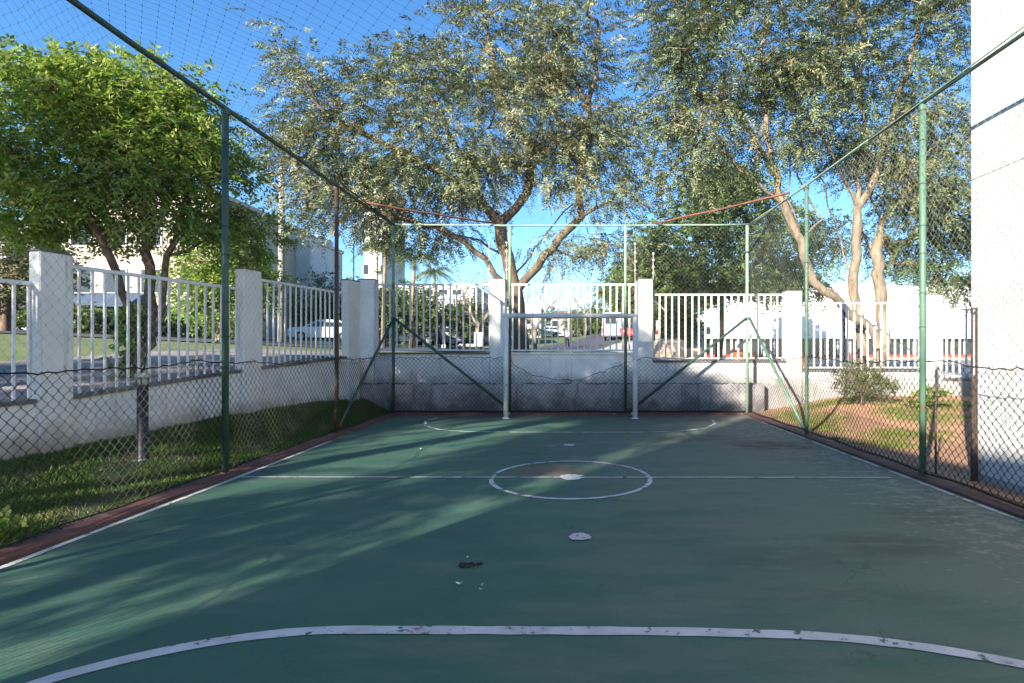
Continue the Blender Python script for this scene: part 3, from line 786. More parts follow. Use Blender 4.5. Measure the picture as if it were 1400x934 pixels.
# ------------------------------------------------------------------ bollard light on the grass
zb = float(I(-5.0, 6.35))
bo = thing("bollard_light", "dark garden bollard light with pale cap on the left grass", "light", (-5.0, 6.35, zb))
MB().lathe([(.062, -.02), (.062, .02), (.056, .025), (.056, .86)], n=18).build("post", MAT['bollard'], bo, True)
MB().lathe([(.05, .861), (.05, .94)], n=16).build("lens", MAT['lens'], bo, True)
MB().lathe([(.074, .941), (.078, .955), (.072, .985), (.03, 1.0)], n=18).build("cap", MAT['lens'], bo, True)
for k in range(4):
    t = k * pi / 2 + .4
    MB().box(.058 * cos(t) - .006, .058 * cos(t) + .006, .058 * sin(t) - .006, .058 * sin(t) + .006, .861, .94).build("strut", MAT['bollard'], bo)
blk = MB(); 
for k in range(3): 
    t = random.uniform(0, 6.28); blk.lathe([(.02, 0), (.03, .015), (.01, .03)], (.08 * cos(t), .08 * sin(t) - .03, -.02), 6)
tag(blk.build("pebbles", MAT['lens'], bo), kind="stuff")

# ------------------------------------------------------------------ litter on the court
lt = MB().tube([(.045 * cos(t), .03 * sin(t), .006 + .006 * sin(3 * t)) for t in np.linspace(0, 5.4, 14)], .008, 5)
lt.tube([(.04, -.01, .006), (.07, .01, .012), (.095, -.004, .02), (.1, .02, .01), (.07, .0, .005)], .007, 5)
o = lt.build("dark_strap", MAT['black'], None, True); o.location = (-.67, 3.51, .004)
tag(o, "small black curled strap lying on the near court", "litter")
def leafy(x, y, r, lab, m):
    vs = [(r * (1 + random.uniform(-.25, .25)) * cos(t), .6 * r * sin(t), .006 + .012 * abs(cos(t))) for t in np.linspace(0, 2 * pi, 9)[:-1]]
    me = bpy.data.meshes.new("fallen_leaf"); me.from_pydata(vs + [(0, 0, .004)], [], [(k, (k + 1) % 8, 8) for k in range(8)]); me.materials.append(m)
    sd = me
    o = link("fallen_leaf", me, None, (x, y, .003)); o.rotation_euler = (0, 0, random.uniform(0, 3)); tag(o, lab, "leaf", "pale leaves fallen on the court")
leafy(-.66, 3.23, .022, "pale curled leaf nearest the goal area line left of the pebble pair", MAT['litter'])
leafy(-.52, 3.15, .010, "small pale leaf right of the curled leaf, nearer the camera", MAT['litter'])
leafy(-.525, 3.21, .010, "tiny pale leaf just behind another small pale leaf", MAT['litter'])
leafy(-.69, 3.63, .010, "tiny pale leaf just beyond the black strap", MAT['litter'])
leafy(-2.1, 7.6, .02, "pale leaf alone near the far left of the court", MAT['litter'])

lv = []; lf = []
for k in range(150):
    e = random.random()
    if e < .55: x, y = -3.70 + abs(random.gauss(0, .09)), random.uniform(2.6, 11.4)
    elif e < .8: x, y = 3.72 - abs(random.gauss(0, .12)), random.uniform(3.5, 11.4)
    else: x, y = random.uniform(-3.5, 3.5), 11.6 - abs(random.gauss(0, .15))
    r = random.uniform(.006, .016); a = random.uniform(0, 6.28); c, d = cos(a) * r, sin(a) * r; o = len(lv)
    z = .006 if abs(x) < 3.71 else .03
    lv += [(x - c, y - d, z), (x + d * .5, y - c * .5, z + .006), (x + c, y + d, z + .003), (x - d * .5, y + c * .5, z + .005)]; lf.append((o, o + 1, o + 2, o + 3))
me = bpy.data.meshes.new("leaf_litter"); me.from_pydata(lv, [], lf); me.materials.append(M("dry_leaf", (.20, .15, .08), (.30, .27, .18), 9, .8))
tag(link("leaf_litter", me), "tiny dry leaves gathered along the edges of the court", "leaf litter", kind="stuff")

# ------------------------------------------------------------------ foliage
def unit(v): return v / (np.linalg.norm(v, axis=-1, keepdims=True) + 1e-9)
def sprays(P, D, L, J, ll, lw, droop=.3, spread=.85, jit=.3):
    """P,D (N,3): stalk base and direction; J leaflet pairs of length ll and width lw along a stalk of length L"""
    N = len(P)
    D = unit(D)
    up = unit(np.array([0, 0, 1.0]) + rng.normal(0, .5, (N, 3)))
    Sd = unit(np.cross(D, up)); Nn = np.cross(Sd, D)
    out = []
    Ls = L * rng.uniform(.65, 1.25, N)
    for j in range(J):
        t = (j + .6) / J
        c = P + D * (Ls * t)[:, None] - np.array([0, 0, 1]) * (droop * Ls * t * t)[:, None]
        for sgn in (-1, 1):
            d = unit(D * .55 + sgn * Sd * spread - np.array([0, 0, .25]) + rng.normal(0, jit, (N, 3)))
            w = unit(np.cross(d, Nn) + rng.normal(0, .25, (N, 3)))
            l = (ll * rng.uniform(.7, 1.25, N))[:, None]; ww = lw * .5
            out.append(np.stack([c, c + d * l * .45 + w * ww, c + d * l, c + d * l * .45 - w * ww], 1))
    V = np.concatenate(out, 0).reshape(-1, 3)
    Fc = np.arange(len(V)).reshape(-1, 4)
    return V, Fc
def grow(limbs, targets, seg=.3, r_root=.2, r_tip=.006, power=2.3, jit=.04, upbias=.25):
    pos = []; par = []
    for L in limbs:
        pts = [np.array(p, dtype=float) for p in L]
        if pos:
            d = np.linalg.norm(np.array(pos) - pts[0], axis=1); cur = int(np.argmin(d))
        else:
            pos.append(pts[0]); par.append(-1); cur = 0
        prev = pos[cur] if pos else pts[0]
        for q in pts[1:]:
            n = max(1, int(np.linalg.norm(q - prev) / seg)); a = prev.copy()
            for k in range(1, n + 1):
                p = a + (q - a) * k / n + (rng.normal(0, jit, 3) if k < n else 0)
                pos.append(p); par.append(cur); cur = len(pos) - 1
            prev = q
    nl = len(pos)
    A = np.array(pos); tg = np.array(targets)
    d0 = np.array([np.min(np.linalg.norm(A - t, axis=1)) for t in tg])
    tips = []
    for t in tg[np.argsort(d0)]:
        A = np.array(pos); dv = t - A; d = np.linalg.norm(dv, axis=1)
        cost = d + upbias * np.maximum(0, A[:, 2] - t[2]) * 2
        k = int(np.argmin(cost)); a = A[k]; n = max(1, int(np.ceil(d[k] / seg)))
        pd = (a - A[par[k]]) if par[k] >= 0 else np.array([0, 0, 1.0])
        pd = pd / (np.linalg.norm(pd) + 1e-9)
        mid = a + pd * d[k] * .35 + dv[k] * .25
        cur = k
        for q in range(1, n + 1):
            s = q / n
            p = (1 - s) ** 2 * a + 2 * s * (1 - s) * mid + s * s * t + (rng.normal(0, jit, 3) if q < n else 0)
            pos.append(p); par.append(cur); cur = len(pos) - 1
        tips.append(cur)
    pos = np.array(pos); N = len(pos)
    acc = np.zeros(N); ch = [[] for _ in range(N)]
    for k in range(N): 
        if par[k] >= 0: ch[par[k]].append(k)
    rad = np.zeros(N)
    for k in range(N - 1, -1, -1):
        rad[k] = (sum(rad[c] ** power for c in ch[k]) if ch[k] else r_tip ** power) ** (1 / power)
        rad[k] += 1e-4
    sc = r_root / rad[0]
    rad = r_tip + (rad - r_tip) * (r_root - r_tip) / max(rad[0] - r_tip, 1e-6)
    return pos, par, ch, rad
def wood(name, pos, par, ch, rad, m, parent, flare=1.25, minr=0):
    b = MB(); done = set()
    stack = [0]
    while stack:
        k = stack.pop()
        chain = [par[k]] if par[k] >= 0 else []
        cur = k
        while True:
            chain.append(cur)
            if not ch[cur]: break
            nx = max(ch[cur], key=lambda c: rad[c])
            for c in ch[cur]:
                if c != nx: stack.append(c)
            cur = nx
        if len(chain) < 2: continue
        r = [rad[c] for c in chain]
        if par[k] >= 0: r[0] = min(r[0], r[1] * 1.15)
        else: r[0] *= flare
        if max(r) < minr: continue
        n = 10 if r[0] > .08 else (6 if r[0] > .025 else 4)
        b.tube([pos[c] for c in chain], r, n, cap=False)
    return b.build(name, m, parent, smooth=True)
def blob_points(blobs, clump=True):
    out = []
    for (c, r, n) in blobs:
        v = unit(rng.normal(0, 1, (n, 3))) * (rng.uniform(.25, 1, n) ** (1 / 2.2))[:, None]
        out.append(np.array(c) + v * np.array(r))
    return np.concatenate(out)
def make_tree(name, label, cat, base, limbs, blobs, leaf, bark, r_root, per, sig, L=.3, J=6, ll=.1, lw=.03, droop=.3, seg=.3, group=None, tipr=.007, kind=None, outward=.6, jit=.04, dens_k=1, ljit=.3):
    base = np.array(base, dtype=float)
    t = thing(name, label, cat, tuple(base), 0, group)
    tg = blob_points([(c, r, max(4, int(n * dens_k))) for (c, r, n) in blobs])
    pos, par, ch, rad = grow(limbs, tg, seg, r_root, tipr, jit=jit)
    wood("trunk", pos - base, par, ch, rad, bark, t)
    cen = np.mean(tg, 0)
    n = rng.poisson(per, len(tg)) + 1
    P = np.repeat(tg, n, 0) + rng.normal(0, 1, (n.sum(), 3)) * np.array(sig)
    D = unit(P - np.repeat(tg, n, 0)) + outward * unit(P - cen) + rng.normal(0, .4, P.shape) + np.array([0, 0, -.1])
    V, Fc = sprays(P, D, L, J, ll, lw, droop, .85, ljit)
    link("crown", arr_mesh("crown", V - base, Fc, MAT[leaf]), t)
    return t

# --- A: bright green tree outside the left wall
ax, ay = -6.75, 8.3
az = Tz(ax, ay)
def pa(x, y, d): return (X_(x, d), d, Z_(y, d))
limbsA = [[(ax, ay, az - .1), pa(196, 480, 8.3), pa(176, 420, 8.25), pa(150, 350, 8.1), pa(118, 290, 8.0), pa(90, 250, 7.9)],
          [(ax, ay, az), pa(206, 470, 8.4), pa(204, 400, 8.5), pa(206, 330, 8.6), pa(196, 270, 8.6), pa(180, 200, 8.7)],
          [pa(204, 470, 8.4), pa(222, 410, 8.5), pa(228, 350, 8.5), pa(250, 290, 8.4), pa(270, 220, 8.3)],
          [pa(204, 470, 8.4), pa(218, 440, 8.3), pa(232, 412, 8.1)],
          [pa(206, 330, 8.6), pa(190, 280, 8.2), pa(160, 240, 8.0)], [pa(228, 350, 8.5), pa(290, 325, 8.8), pa(335, 300, 9.0)]]
blobsA = [(pa(60, 175, 7.9), (1.05, .95, .85), 70), (pa(-70, 190, 7.9), (1.0, .9, .9), 45), (pa(190, 160, 8.5), (1.15, 1.0, .75), 80), (pa(240, 230, 8.3), (.85, .9, .7), 60), (pa(120, 255, 8.1), (1.0, .9, .55), 55),
          (pa(20, 275, 7.9), (.7, .8, .3), 16), (pa(295, 250, 8.8), (.6, .8, .75), 34), (pa(340, 325, 9.1), (.5, .6, .4), 18), (pa(265, 315, 8.4), (.5, .5, .2), 12), (pa(140, 305, 8.6), (.75, .6, .22), 16), (pa(50, 318, 8.3), (.6, .6, .2), 12), (pa(100, 120, 8.3), (1.0, .8, .45), 45), (pa(240, 130, 8.6), (.6, .6, .45), 26)]
tA = make_tree("broadleaf_tree", "bright green leafy tree with several slim trunks outside the left railing", "tree", (ax, ay, az), limbsA, blobsA, 'leaf_a', MAT['bark_a'], .10, 22, (.19, .19, .09), dens_k=.62, L=.22, J=5, ll=.088, lw=.04, droop=.45, seg=.2, outward=.4, jit=.025)
# ivy on its trunk
iv = rng.uniform(0, 1, (260, 1)); ivp = np.array([ax, ay, az]) + np.concatenate([rng.normal(0, .10, (260, 2)), iv * 1.1], 1)
V, Fc = sprays(ivp, rng.normal(0, 1, (260, 3)) + np.array([.3, -.8, 0]), .1, 2, .07, .06, .4)
tag(link("ivy", arr_mesh("ivy", V, Fc, MAT['leaf_a'])), "leafy green ivy climbing the foot of the left tree trunks", "ivy", kind="thing")

# --- B: big feathery tree in the middle
bx, by = -1.32, 14.6; bz = Tz(bx, by)
def pb_(x, y, d): return (X_(x, d), d, Z_(y, d))
limbsB = [[(bx, by, bz - .1), pb_(709, 440, 14.6), pb_(704, 400, 14.6), pb_(694, 350, 14.6), pb_(684, 305, 14.5), pb_(655, 272, 14.3), pb_(600, 235, 14), pb_(545, 205, 13.6), pb_(470, 170, 13.4)],
          [pb_(704, 405, 14.6), pb_(735, 365, 14.5), pb_(765, 325, 14.4), pb_(795, 296, 14.3), pb_(835, 275, 14.2), pb_(862, 240, 14)],
          [pb_(684, 305, 14.5), pb_(705, 285, 14.6), pb_(722, 262, 14.8), pb_(730, 215, 15), pb_(740, 140, 15)],
          [pb_(795, 296, 14.3), pb_(792, 270, 14.3), pb_(793, 200, 14.4), pb_(810, 120, 14.4), pb_(820, 40, 14.4)],
          [pb_(700, 390, 14.7), pb_(730, 340, 15.2), pb_(770, 290, 15.6), pb_(800, 260, 15.8)],
          [pb_(704, 400, 14.6), pb_(650, 345, 14.2), pb_(612, 318, 14), pb_(560, 300, 13.6), pb_(500, 285, 13.4)],
          [pb_(655, 272, 14.3), pb_(640, 230, 14.6), pb_(600, 150, 14.8), pb_(560, 90, 14.8)],
          [pb_(694, 350, 14.6), pb_(640, 325, 15.2), pb_(590, 310, 15.8)],
          [pb_(730, 215, 15), pb_(690, 140, 15.2), pb_(670, 60, 15.2), pb_(660, -20, 15.2)]]
blobsB = [(pb_(420, 130, 13.4), (.9, .9, 1.2), 26), (pb_(400, 60, 13.4), (.35, .4, .9), 8), (pb_(500, 190, 13.6), (1.4, 1.3, 1.2), 60), (pb_(560, 120, 14.4), (1.5, 1.4, 1.0), 62), (pb_(620, 180, 14.3), (1.4, 1.4, 1.3), 66), (pb_(430, 215, 13.4), (.9, .9, .7), 22),
          (pb_(700, 70, 15), (1.5, 1.5, 1.6), 66), (pb_(760, 150, 14.8), (1.6, 1.5, 1.4), 78), (pb_(690, 200, 14.6), (1.3, 1.3, .9), 46), (pb_(780, 60, 14.5), (1.0, 1.4, 1.5), 46), (pb_(835, 180, 14.2), (.8, 1.1, 1.0), 34),
          (pb_(660, -60, 15), (2.0, 1.6, 1.2), 40), (pb_(800, -70, 14.6), (2.0, 1.6, 1.2), 40), (pb_(560, 250, 13.5), (1.2, 1.0, .7), 42), (pb_(640, 262, 14.1), (1.0, 1, .6), 30), (pb_(830, 250, 14), (1.0, 1, .8), 32), (pb_(470, 262, 13.4), (1.0, .9, .6), 30),
          (pb_(520, 300, 13.8), (.9, .9, .4), 22), (pb_(425, 280, 14), (.6, .8, .4), 18), (pb_(770, 340, 14.8), (.9, .9, .4), 16), (pb_(600, 330, 15.3), (.9, .9, .35), 16), (pb_(750, 225, 14.8), (1.1, 1, .7), 36), (pb_(640, 110, 14.8), (.9, 1, .8), 26), (pb_(860, 330, 15), (.8, .8, .5), 14), (pb_(640, 40, 15), (.6, .6, .8), 16), (pb_(370, 205, 13.4), (.4, .5, .4), 7)]
tB = make_tree("acacia_tree", "large feathery grey green tree rising behind the goal", "tree", (bx, by, bz), limbsB, blobsB, 'leaf_b', MAT['bark_b'], .22, 15, (.34, .34, .12), dens_k=.58, L=.46, J=9, ll=.11, lw=.034, droop=.38, ljit=.16, seg=.32)

# --- C: pale-trunked group on the right (two trees)
cx, cy = X_(1217, 14.6), 14.6; cz = Tz(cx, cy)
limbsC = [[(cx, cy, cz - .1), pb_(1195, 455, 14.5), pb_(1150, 415, 14.3), pb_(1112, 385, 14.1), pb_(1096, 330, 14), pb_(1072, 280, 13.9), pb_(1054, 225, 13.8), pb_(1047, 160, 13.8), pb_(1044, 90, 13.8), pb_(1050, 0, 13.8)],
          [pb_(1072, 280, 13.9), pb_(1048, 262, 13.8), pb_(1025, 240, 13.6), pb_(985, 205, 13.4), pb_(940, 175, 13.2)],
          [pb_(1096, 330, 14), pb_(1075, 270, 13.6), pb_(1080, 220, 13.4), pb_(1062, 170, 13.4)],
          [pb_(1054, 225, 13.8), pb_(1010, 160, 14.2), pb_(960, 130, 14.5), pb_(900, 90, 14.8)],
          [pb_(1096, 330, 14), pb_(1125, 300, 14.2), pb_(1090, 240, 14.2), pb_(1100, 170, 14.4)]]
blobsC = [(pb_(1000, 60, 13.8), (1.7, 1.5, 1.3), 70), (pb_(935, 110, 14), (1.0, 1.3, 1.1), 46), (pb_(960, 180, 13.6), (1.2, 1.2, .7), 34), (pb_(1060, 130, 13.9), (1.4, 1.3, 1.0), 50), (pb_(960, -60, 14), (2.2, 1.7, 1.3), 44), (pb_(930, 240, 13.6), (.9, .9, .5), 18), (pb_(1080, -50, 14), (1.8, 1.6, 1.2), 36), (pb_(915, 30, 14), (.7, 1, 1.0), 20), (pb_(1040, 210, 13.8), (.9, .9, .5), 16)]
tC = make_tree("acacia_tree", "pale trunked tree leaning left over the right railings", "tree", (cx, cy, cz), limbsC, blobsC, 'leaf_c', MAT['bark_c'], .112, 15, (.34, .34, .12), dens_k=.74, L=.46, J=9, ll=.11, lw=.034, droop=.38, ljit=.16, seg=.32)
ex, ey = X_(1180, 15), 15.0; ez = Tz(ex, ey)
limbsE = [[(ex, ey, ez - .1), pb_(1176, 440, 15), pb_(1166, 380, 15), pb_(1170, 330, 15), pb_(1172, 285, 15), pb_(1150, 235, 14.8), pb_(1128, 190, 14.6), pb_(1095, 155, 14.5), pb_(1082, 110, 14.4), pb_(1078, 30, 14.3)],
          [pb_(1172, 285, 15), pb_(1190, 258, 15.1), pb_(1204, 215, 15.1), pb_(1222, 160, 15.2), pb_(1242, 100, 15.3), pb_(1255, 30, 15.4)],
          [pb_(1170, 300, 15), pb_(1168, 240, 15.3), pb_(1180, 180, 15.4), pb_(1175, 100, 15.4)],
          [pb_(1166, 380, 15), pb_(1150, 330, 15.4), pb_(1130, 270, 15.8), pb_(1110, 200, 16)]]
blobsE = [(pb_(1150, 40, 15), (1.6, 1.5, 1.4), 62), (pb_(1250, 60, 15.2), (1.4, 1.5, 1.6), 64), (pb_(1130, 110, 15.2), (1.2, 1.3, .9), 42), (pb_(1230, 190, 15.2), (1.3, 1.3, 1.2), 58), (pb_(1290, 240, 15), (1.0, 1.1, 1.4), 48), (pb_(1150, -70, 15), (2.2, 1.6, 1.2), 40), (pb_(1280, -50, 15), (2, 1.6, 1.3), 40), (pb_(1180, 200, 15.4), (.9, .9, .8), 24), (pb_(1360, 120, 15.5), (1.6, 1.3, 2), 40), (pb_(1110, 190, 15.8), (.8, .8, .7), 20)]
tE = make_tree("acacia_tree", "pale trunked tree forking in a tall vee behind the near right post", "tree", (ex, ey, ez), limbsE, blobsE, 'leaf_c', MAT['bark_c'], .13, 15, (.34, .34, .12), dens_k=.74, L=.46, J=9, ll=.11, lw=.034, droop=.38, ljit=.16, seg=.32)
hx, hy = X_(1208, 16.2), 16.2; hz = Tz(hx, hy)
limbsH = [[(hx, hy, hz - .1), pb_(1207, 440, 16.2), pb_(1203, 390, 16.2), pb_(1197, 345, 16.2), pb_(1206, 300, 16.2), pb_(1225, 278, 16.4), pb_(1260, 250, 16.6)],
          [pb_(1197, 345, 16.2), pb_(1180, 320, 16.4), pb_(1160, 300, 16.6)], [pb_(1206, 300, 16.2), pb_(1190, 270, 16.4), pb_(1200, 220, 16.8)]]
blobsH = [(pb_(1280, 330, 17), (1.3, 1.0, 1.0), 60), (pb_(1250, 270, 16.6), (1.1, 1.0, .7), 40), (pb_(1300, 390, 17), (.8, .8, .4), 18), (pb_(1140, 330, 17), (.9, .9, .8), 26), (pb_(1200, 240, 17), (1, 1, .6), 24), (pb_(1330, 290, 17), (.8, .8, 1.2), 26), (pb_(1230, 350, 17.2), (.7, .7, .6), 16)]
tH = make_tree("acacia_tree", "short thick trunked dark tree behind the two pale trunks", "tree", (hx, hy, hz), limbsH, blobsH, 'leaf_d', MAT['bark_c'], .17, 15, (.30, .30, .13), dens_k=.75, L=.36, J=7, ll=.115, lw=.036, droop=.5, seg=.32)

# --- D: dense evergreen behind, right of centre
dx_, dy_ = X_(985, 29), 29.0; dz_ = Tz(dx_, dy_)
limbsD = [[(dx_, dy_, dz_ - .2), (dx_, dy_, dz_ + 2), (dx_ + .1, dy_, dz_ + 4.4), (dx_ - .2, dy_, dz_ + 7)]]
blobsD = [(pb_(930, 330, 29), (2.35, 2.07, 2.07), 70), (pb_(1000, 300, 29), (2.62, 2.21, 2.21), 90), (pb_(1060, 340, 29), (2.07, 1.93, 1.93), 60), (pb_(970, 380, 28.4), (3.04, 2.07, 1.10), 60), (pb_(900, 370, 29), (1.52, 1.66, 1.38), 36), (pb_(1080, 390, 28.4), (1.66, 1.66, 0.83), 26), (pb_(985, 255, 29.6), (1.52, 1.52, 1.10), 30), (pb_(905, 425, 29), (0.69, 1.10, 0.83), 14)]
tD = make_tree("evergreen_tree", "dense dark evergreen tree behind the right corner of the goal", "tree", (dx_, dy_, dz_), limbsD, blobsD, 'leaf_d', MAT['bark_a'], .2, 19, (.42, .42, .3), L=.42, J=4, ll=.2, lw=.095, droop=.4, seg=.45)

# --- off-frame shade trees and block standing behind the camera on the left: they cast the shade on the court
def sr(s, r): return (s * cos(SUN_A) + r * sin(SUN_A), -s * sin(SUN_A) + r * cos(SUN_A))
TE = math.tan(SUN_E)
def shade_tree(s, r, parts, label, seed_r=.2, per=26):
    x, y = sr(s, r); z0 = 0.0
    bl_ = []
    for (ds, q, rh, rv, n) in parts:
        X, Y = sr(s + ds, r); bl_.append(((X, Y, q - TE * r), (rh, rh, rv), n))
    zc = parts[0][1] - TE * r
    l = [[(x, y, z0 - .1), (x + .1, y, z0 + 2.2), (x, y + .1, zc - .8), (x + .2, y, zc + .4)]]
    for (c, rr, n) in bl_[:6]:
        l.append([(x, y + .05, zc - 1.4), tuple(np.array(c) * .6 + np.array((x, y, zc - .8)) * .4), c])
    return make_tree("acacia_tree", label, "tree", (x, y, z0), l, bl_, 'leaf_b', MAT['bark_b'], seed_r, per, (.22, .22, .17), L=.36, J=5, ll=.15, lw=.06, seg=.4, group="shade trees behind the camera")
shade_tree(-6.4, -12, [(0, 4.9, 2.0, 1.1, 64), (-.2, .2, 1.5, .6, 10), (-1.8, 4.5, 1.2, 1.1, 32), (1.5, 4.2, 1.0, 1.0, 26), (0, 3.6, 1.7, .6, 13), (-1.4, 1.6, 1.2, .7, 6), (1.8, 2.0, 1.0, .9, 7)], "tall feathery shade tree out of the frame, middle of three behind the court", .22)
shade_tree(-10.2, -11, [(0, 4.2, 1.9, 1.4, 46), (-1.5, 2.6, 1.3, 1.1, 24), (1.2, 2.4, 1.1, 1.0, 16), (0, 1.0, 1.2, .6, 5)], "wide feathery shade tree out of the frame, farthest left of three", .2)
shade_tree(-4.3, -9, [(0, 2.3, 1.0, .8, 15), (.75, 1.2, .7, .6, 4), (-.7, .5, .8, .7, 4)], "small shade tree out of the frame beside the plain block", .13)
sx_, sy_ = sr(-1.2, -17)
hb = thing("shade_block", "plain block added out of the frame, shaped to shade the court", "building", (sx_, sy_, 0), -SUN_A)
z_l, z_r = 4.35 - TE * -14, 2.8 - TE * -14  # added block: its sloping top is set by the shadow it must throw
MB().hexa([(-2.1, -3, -.3), (1.95, -3, -.3), (1.95, 3, -.3), (-2.1, 3, -.3), (-2.1, -3, z_l), (1.95, -3, z_r), (1.95, 3, z_r), (-2.1, 3, z_l)]).build("wall", MAT['whitebuild'], hb)
MB().hexa([(-2.25, -3.15, z_l + .08), (2.05, -3.15, z_r + .002), (2.05, 3.15, z_r + .002), (-2.25, 3.15, z_l + .08), (-2.25, -3.15, z_l + .2), (2.05, -3.15, z_r + .14), (2.05, 3.15, z_r + .14), (-2.25, 3.15, z_l + .2)]).build("roof", MAT['tile'], hb)

# --- shrubs, plants
def shrub(name, label, x, y, z0, blobs, leaf, n_stem, per, sig, **kw):
    t = thing(name, label, "plant", (x, y, z0))
    tg = blob_points([((c[0] + x, c[1] + y, c[2] + z0), r, n) for (c, r, n) in blobs])
    limbs = [[(x, y, z0 - .05), (x, y, z0 + .06)]]
    pos, par, ch, rad = grow(limbs, tg, .1, kw.pop('r', .02), .003, jit=.012)
    wood("stem", pos - np.array([x, y, z0]), par, ch, rad, MAT['bark_a'], t)
    nn = rng.poisson(per, len(tg)) + 1
    P = np.repeat(tg, nn, 0) + rng.normal(0, sig, (nn.sum(), 3))
    D = rng.normal(0, .6, P.shape) + np.array([0, 0, .5]) + unit(P - np.array([x, y, z0]))
    V, Fc = sprays(P, D, **kw)
    link("foliage", arr_mesh("foliage", V - np.array([x, y, z0]), Fc, MAT[leaf]), t)
    return t
qx, qy = X_(1178, 10.9), 10.9
shrub("shrub", "grey green open shrub on the red soil in front of the right wall", qx, qy, float(I(qx, qy)), [((-.25, 0, .42), (.28, .25, .28), 40), ((.12, .05, .40), (.36, .3, .3), 55), ((.42, 0, .28), (.25, .25, .18), 24), ((-.02, 0, .68), (.3, .25, .18), 26)], 'leaf_s', 5, 3, .05, L=.12, J=5, ll=.05, lw=.018, droop=.1)
qx, qy = X_(1270, 10.2), 10.2
shrub("seedling", "small bright green leafy plant near the white building corner", qx, qy, float(I(qx, qy)), [((0, 0, .3), (.25, .2, .16), 16), ((-.25, 0, .12), (.2, .2, .1), 8)], 'leaf_a', 3, 2, .04, L=.12, J=3, ll=.09, lw=.04, droop=.3)
shrub("weed_clump", "pale green weed clump at the left edge beside the kerb", -4.18, 3.78, float(I(-4.18, 3.78)), [((0, 0, .05), (.2, .22, .04), 24), ((-.25, .1, .05), (.16, .2, .04), 12)], 'leaf_a', 3, 3, .03, L=.07, J=2, ll=.06, lw=.05, droop=.2)

# --- lawn blades
def blades(n, xf, yr, hmin, hmax, m, name, label, dens_f=None):
    y = rng.uniform(yr[0], yr[1], n) ; x0, x1 = xf(y); x = x0 + (x1 - x0) * rng.uniform(0, 1, n)
    if dens_f is not None:
        k = rng.uniform(0, 1, n) < dens_f(x, y); x, y = x[k], y[k]; n = len(x)
    z = I(x, y) - .004
    h = rng.uniform(hmin, hmax, n); a = rng.uniform(0, 2 * pi, n); w = rng.uniform(.003, .006, n) * (1 + y * .08)
    l = rng.normal(0, .5, (n, 2)) * h[:, None]
    p = np.stack([x, y, z], 1); d = np.stack([np.cos(a), np.sin(a), 0 * a], 1) * w[:, None]
    tip = p + np.stack([l[:, 0], l[:, 1], h], 1)
    V = np.stack([p - d, p + d, tip], 1).reshape(-1, 3)
    return tag(link(name, arr_mesh(name, V, np.arange(len(V)).reshape(-1, 3), m)), label, "grass", kind="stuff")
def patch(x, y): 
    return np.clip(.55 + .45 * np.sin(x * 3.1 + 1) * np.sin(y * 2.3) + .35 * np.sin(x * 7.7 + y * 5.1), .12, 1)
blades(150000, lambda y: (lwx(y) + .03, y * 0 - 3.90), (2.2, 12.1), .02, .06, MAT['grass'], "grass", "short dark green grass in the shade along the left fence", patch)
bl2 = [(4.6, 10.6, .5, .9), (4.35, 9.7, .3, .7), (5.2, 8.5, .5, .45), (4.6, 7.9, .35, .35), (6.3, 9.9, .5, .6), (5.6, 11.6, .9, .25), (7.4, 10.8, .8, .5)] + [(rng.uniform(4.1, 9), rng.uniform(6.2, 12), .12, .12) for _ in range(40)]
def patch2(x, y):
    a = 0 * x
    for (px_, py_, rx_, ry_) in bl2: a = np.maximum(a, np.exp(-((x - px_) / rx_) ** 2 - ((y - py_) / ry_) ** 2))
    return np.clip(a * 1.2 - .12 + .03, 0, 1)
blades(110000, lambda y: (y * 0 + 4.05, y * 0 + 9.5), (6.0, 12.1), .02, .055, MAT['grass2'], "grass", "patchy sunlit grass on the red soil right of the court", patch2)

# ------------------------------------------------------------------ buildings beyond the walls
def building(name, label, x0, x1, y0, y1, z0, z1, m, wins, win_face='y', roof=None, extra=None, trim=None):
    t = thing(name, label, "building", ((x0 + x1) / 2, y0, z0))
    ox, oy = (x0 + x1) / 2, y0
    MB().box(x0 - ox, x1 - ox, 0, y1 - y0, -1, z1 - z0).build("wall", m, t)
    MB().box(x0 - ox - .12, x1 - ox + .12, -.12, y1 - y0 + .12, z1 - z0 + .005, z1 - z0 + .25).build("roof", roof or m, t)
    for (wx, wz, ww, wh, fc) in wins:
        if fc == 'y':
            f = MB().box(wx - ww / 2 - .07 - ox, wx + ww / 2 + .07 - ox, -.05, -.003, wz - wh / 2 - .07 - z0, wz + wh / 2 + .07 - z0).build("window", trim or MAT['white'], t)
            MB().box(wx - ww / 2 - ox, wx + ww / 2 - ox, -.062, -.052, wz - wh / 2 - z0, wz + wh / 2 - z0).build("pane", MAT['glass'], f)
        else:
            f = MB().box(x1 - ox + .003, x1 - ox + .05, wx - ww / 2 - .07 - oy, wx + ww / 2 + .07 - oy, wz - wh / 2 - .07 - z0, wz + wh / 2 + .07 - z0).build("window", trim or MAT['white'], t)
            MB().box(x1 - ox + .052, x1 - ox + .062, wx - ww / 2 - oy, wx + ww / 2 - oy, wz - wh / 2 - z0, wz + wh / 2 - z0).build("pane", MAT['glass'], f)
    return t, ox, oy
zz = Tz(-25, 31)
w1 = [(x, z, 1.1, 1.3, 'y') for x in (-27.9, -25.9, -23.9, -21.7) for z in (5.3, 8.0)]
t1, ox, oy = building("apartment_building", "cream apartment building behind the left tree with blue awning", -29.2, -20.2, 31, 42, zz, 10.2, MAT['cream'], w1)
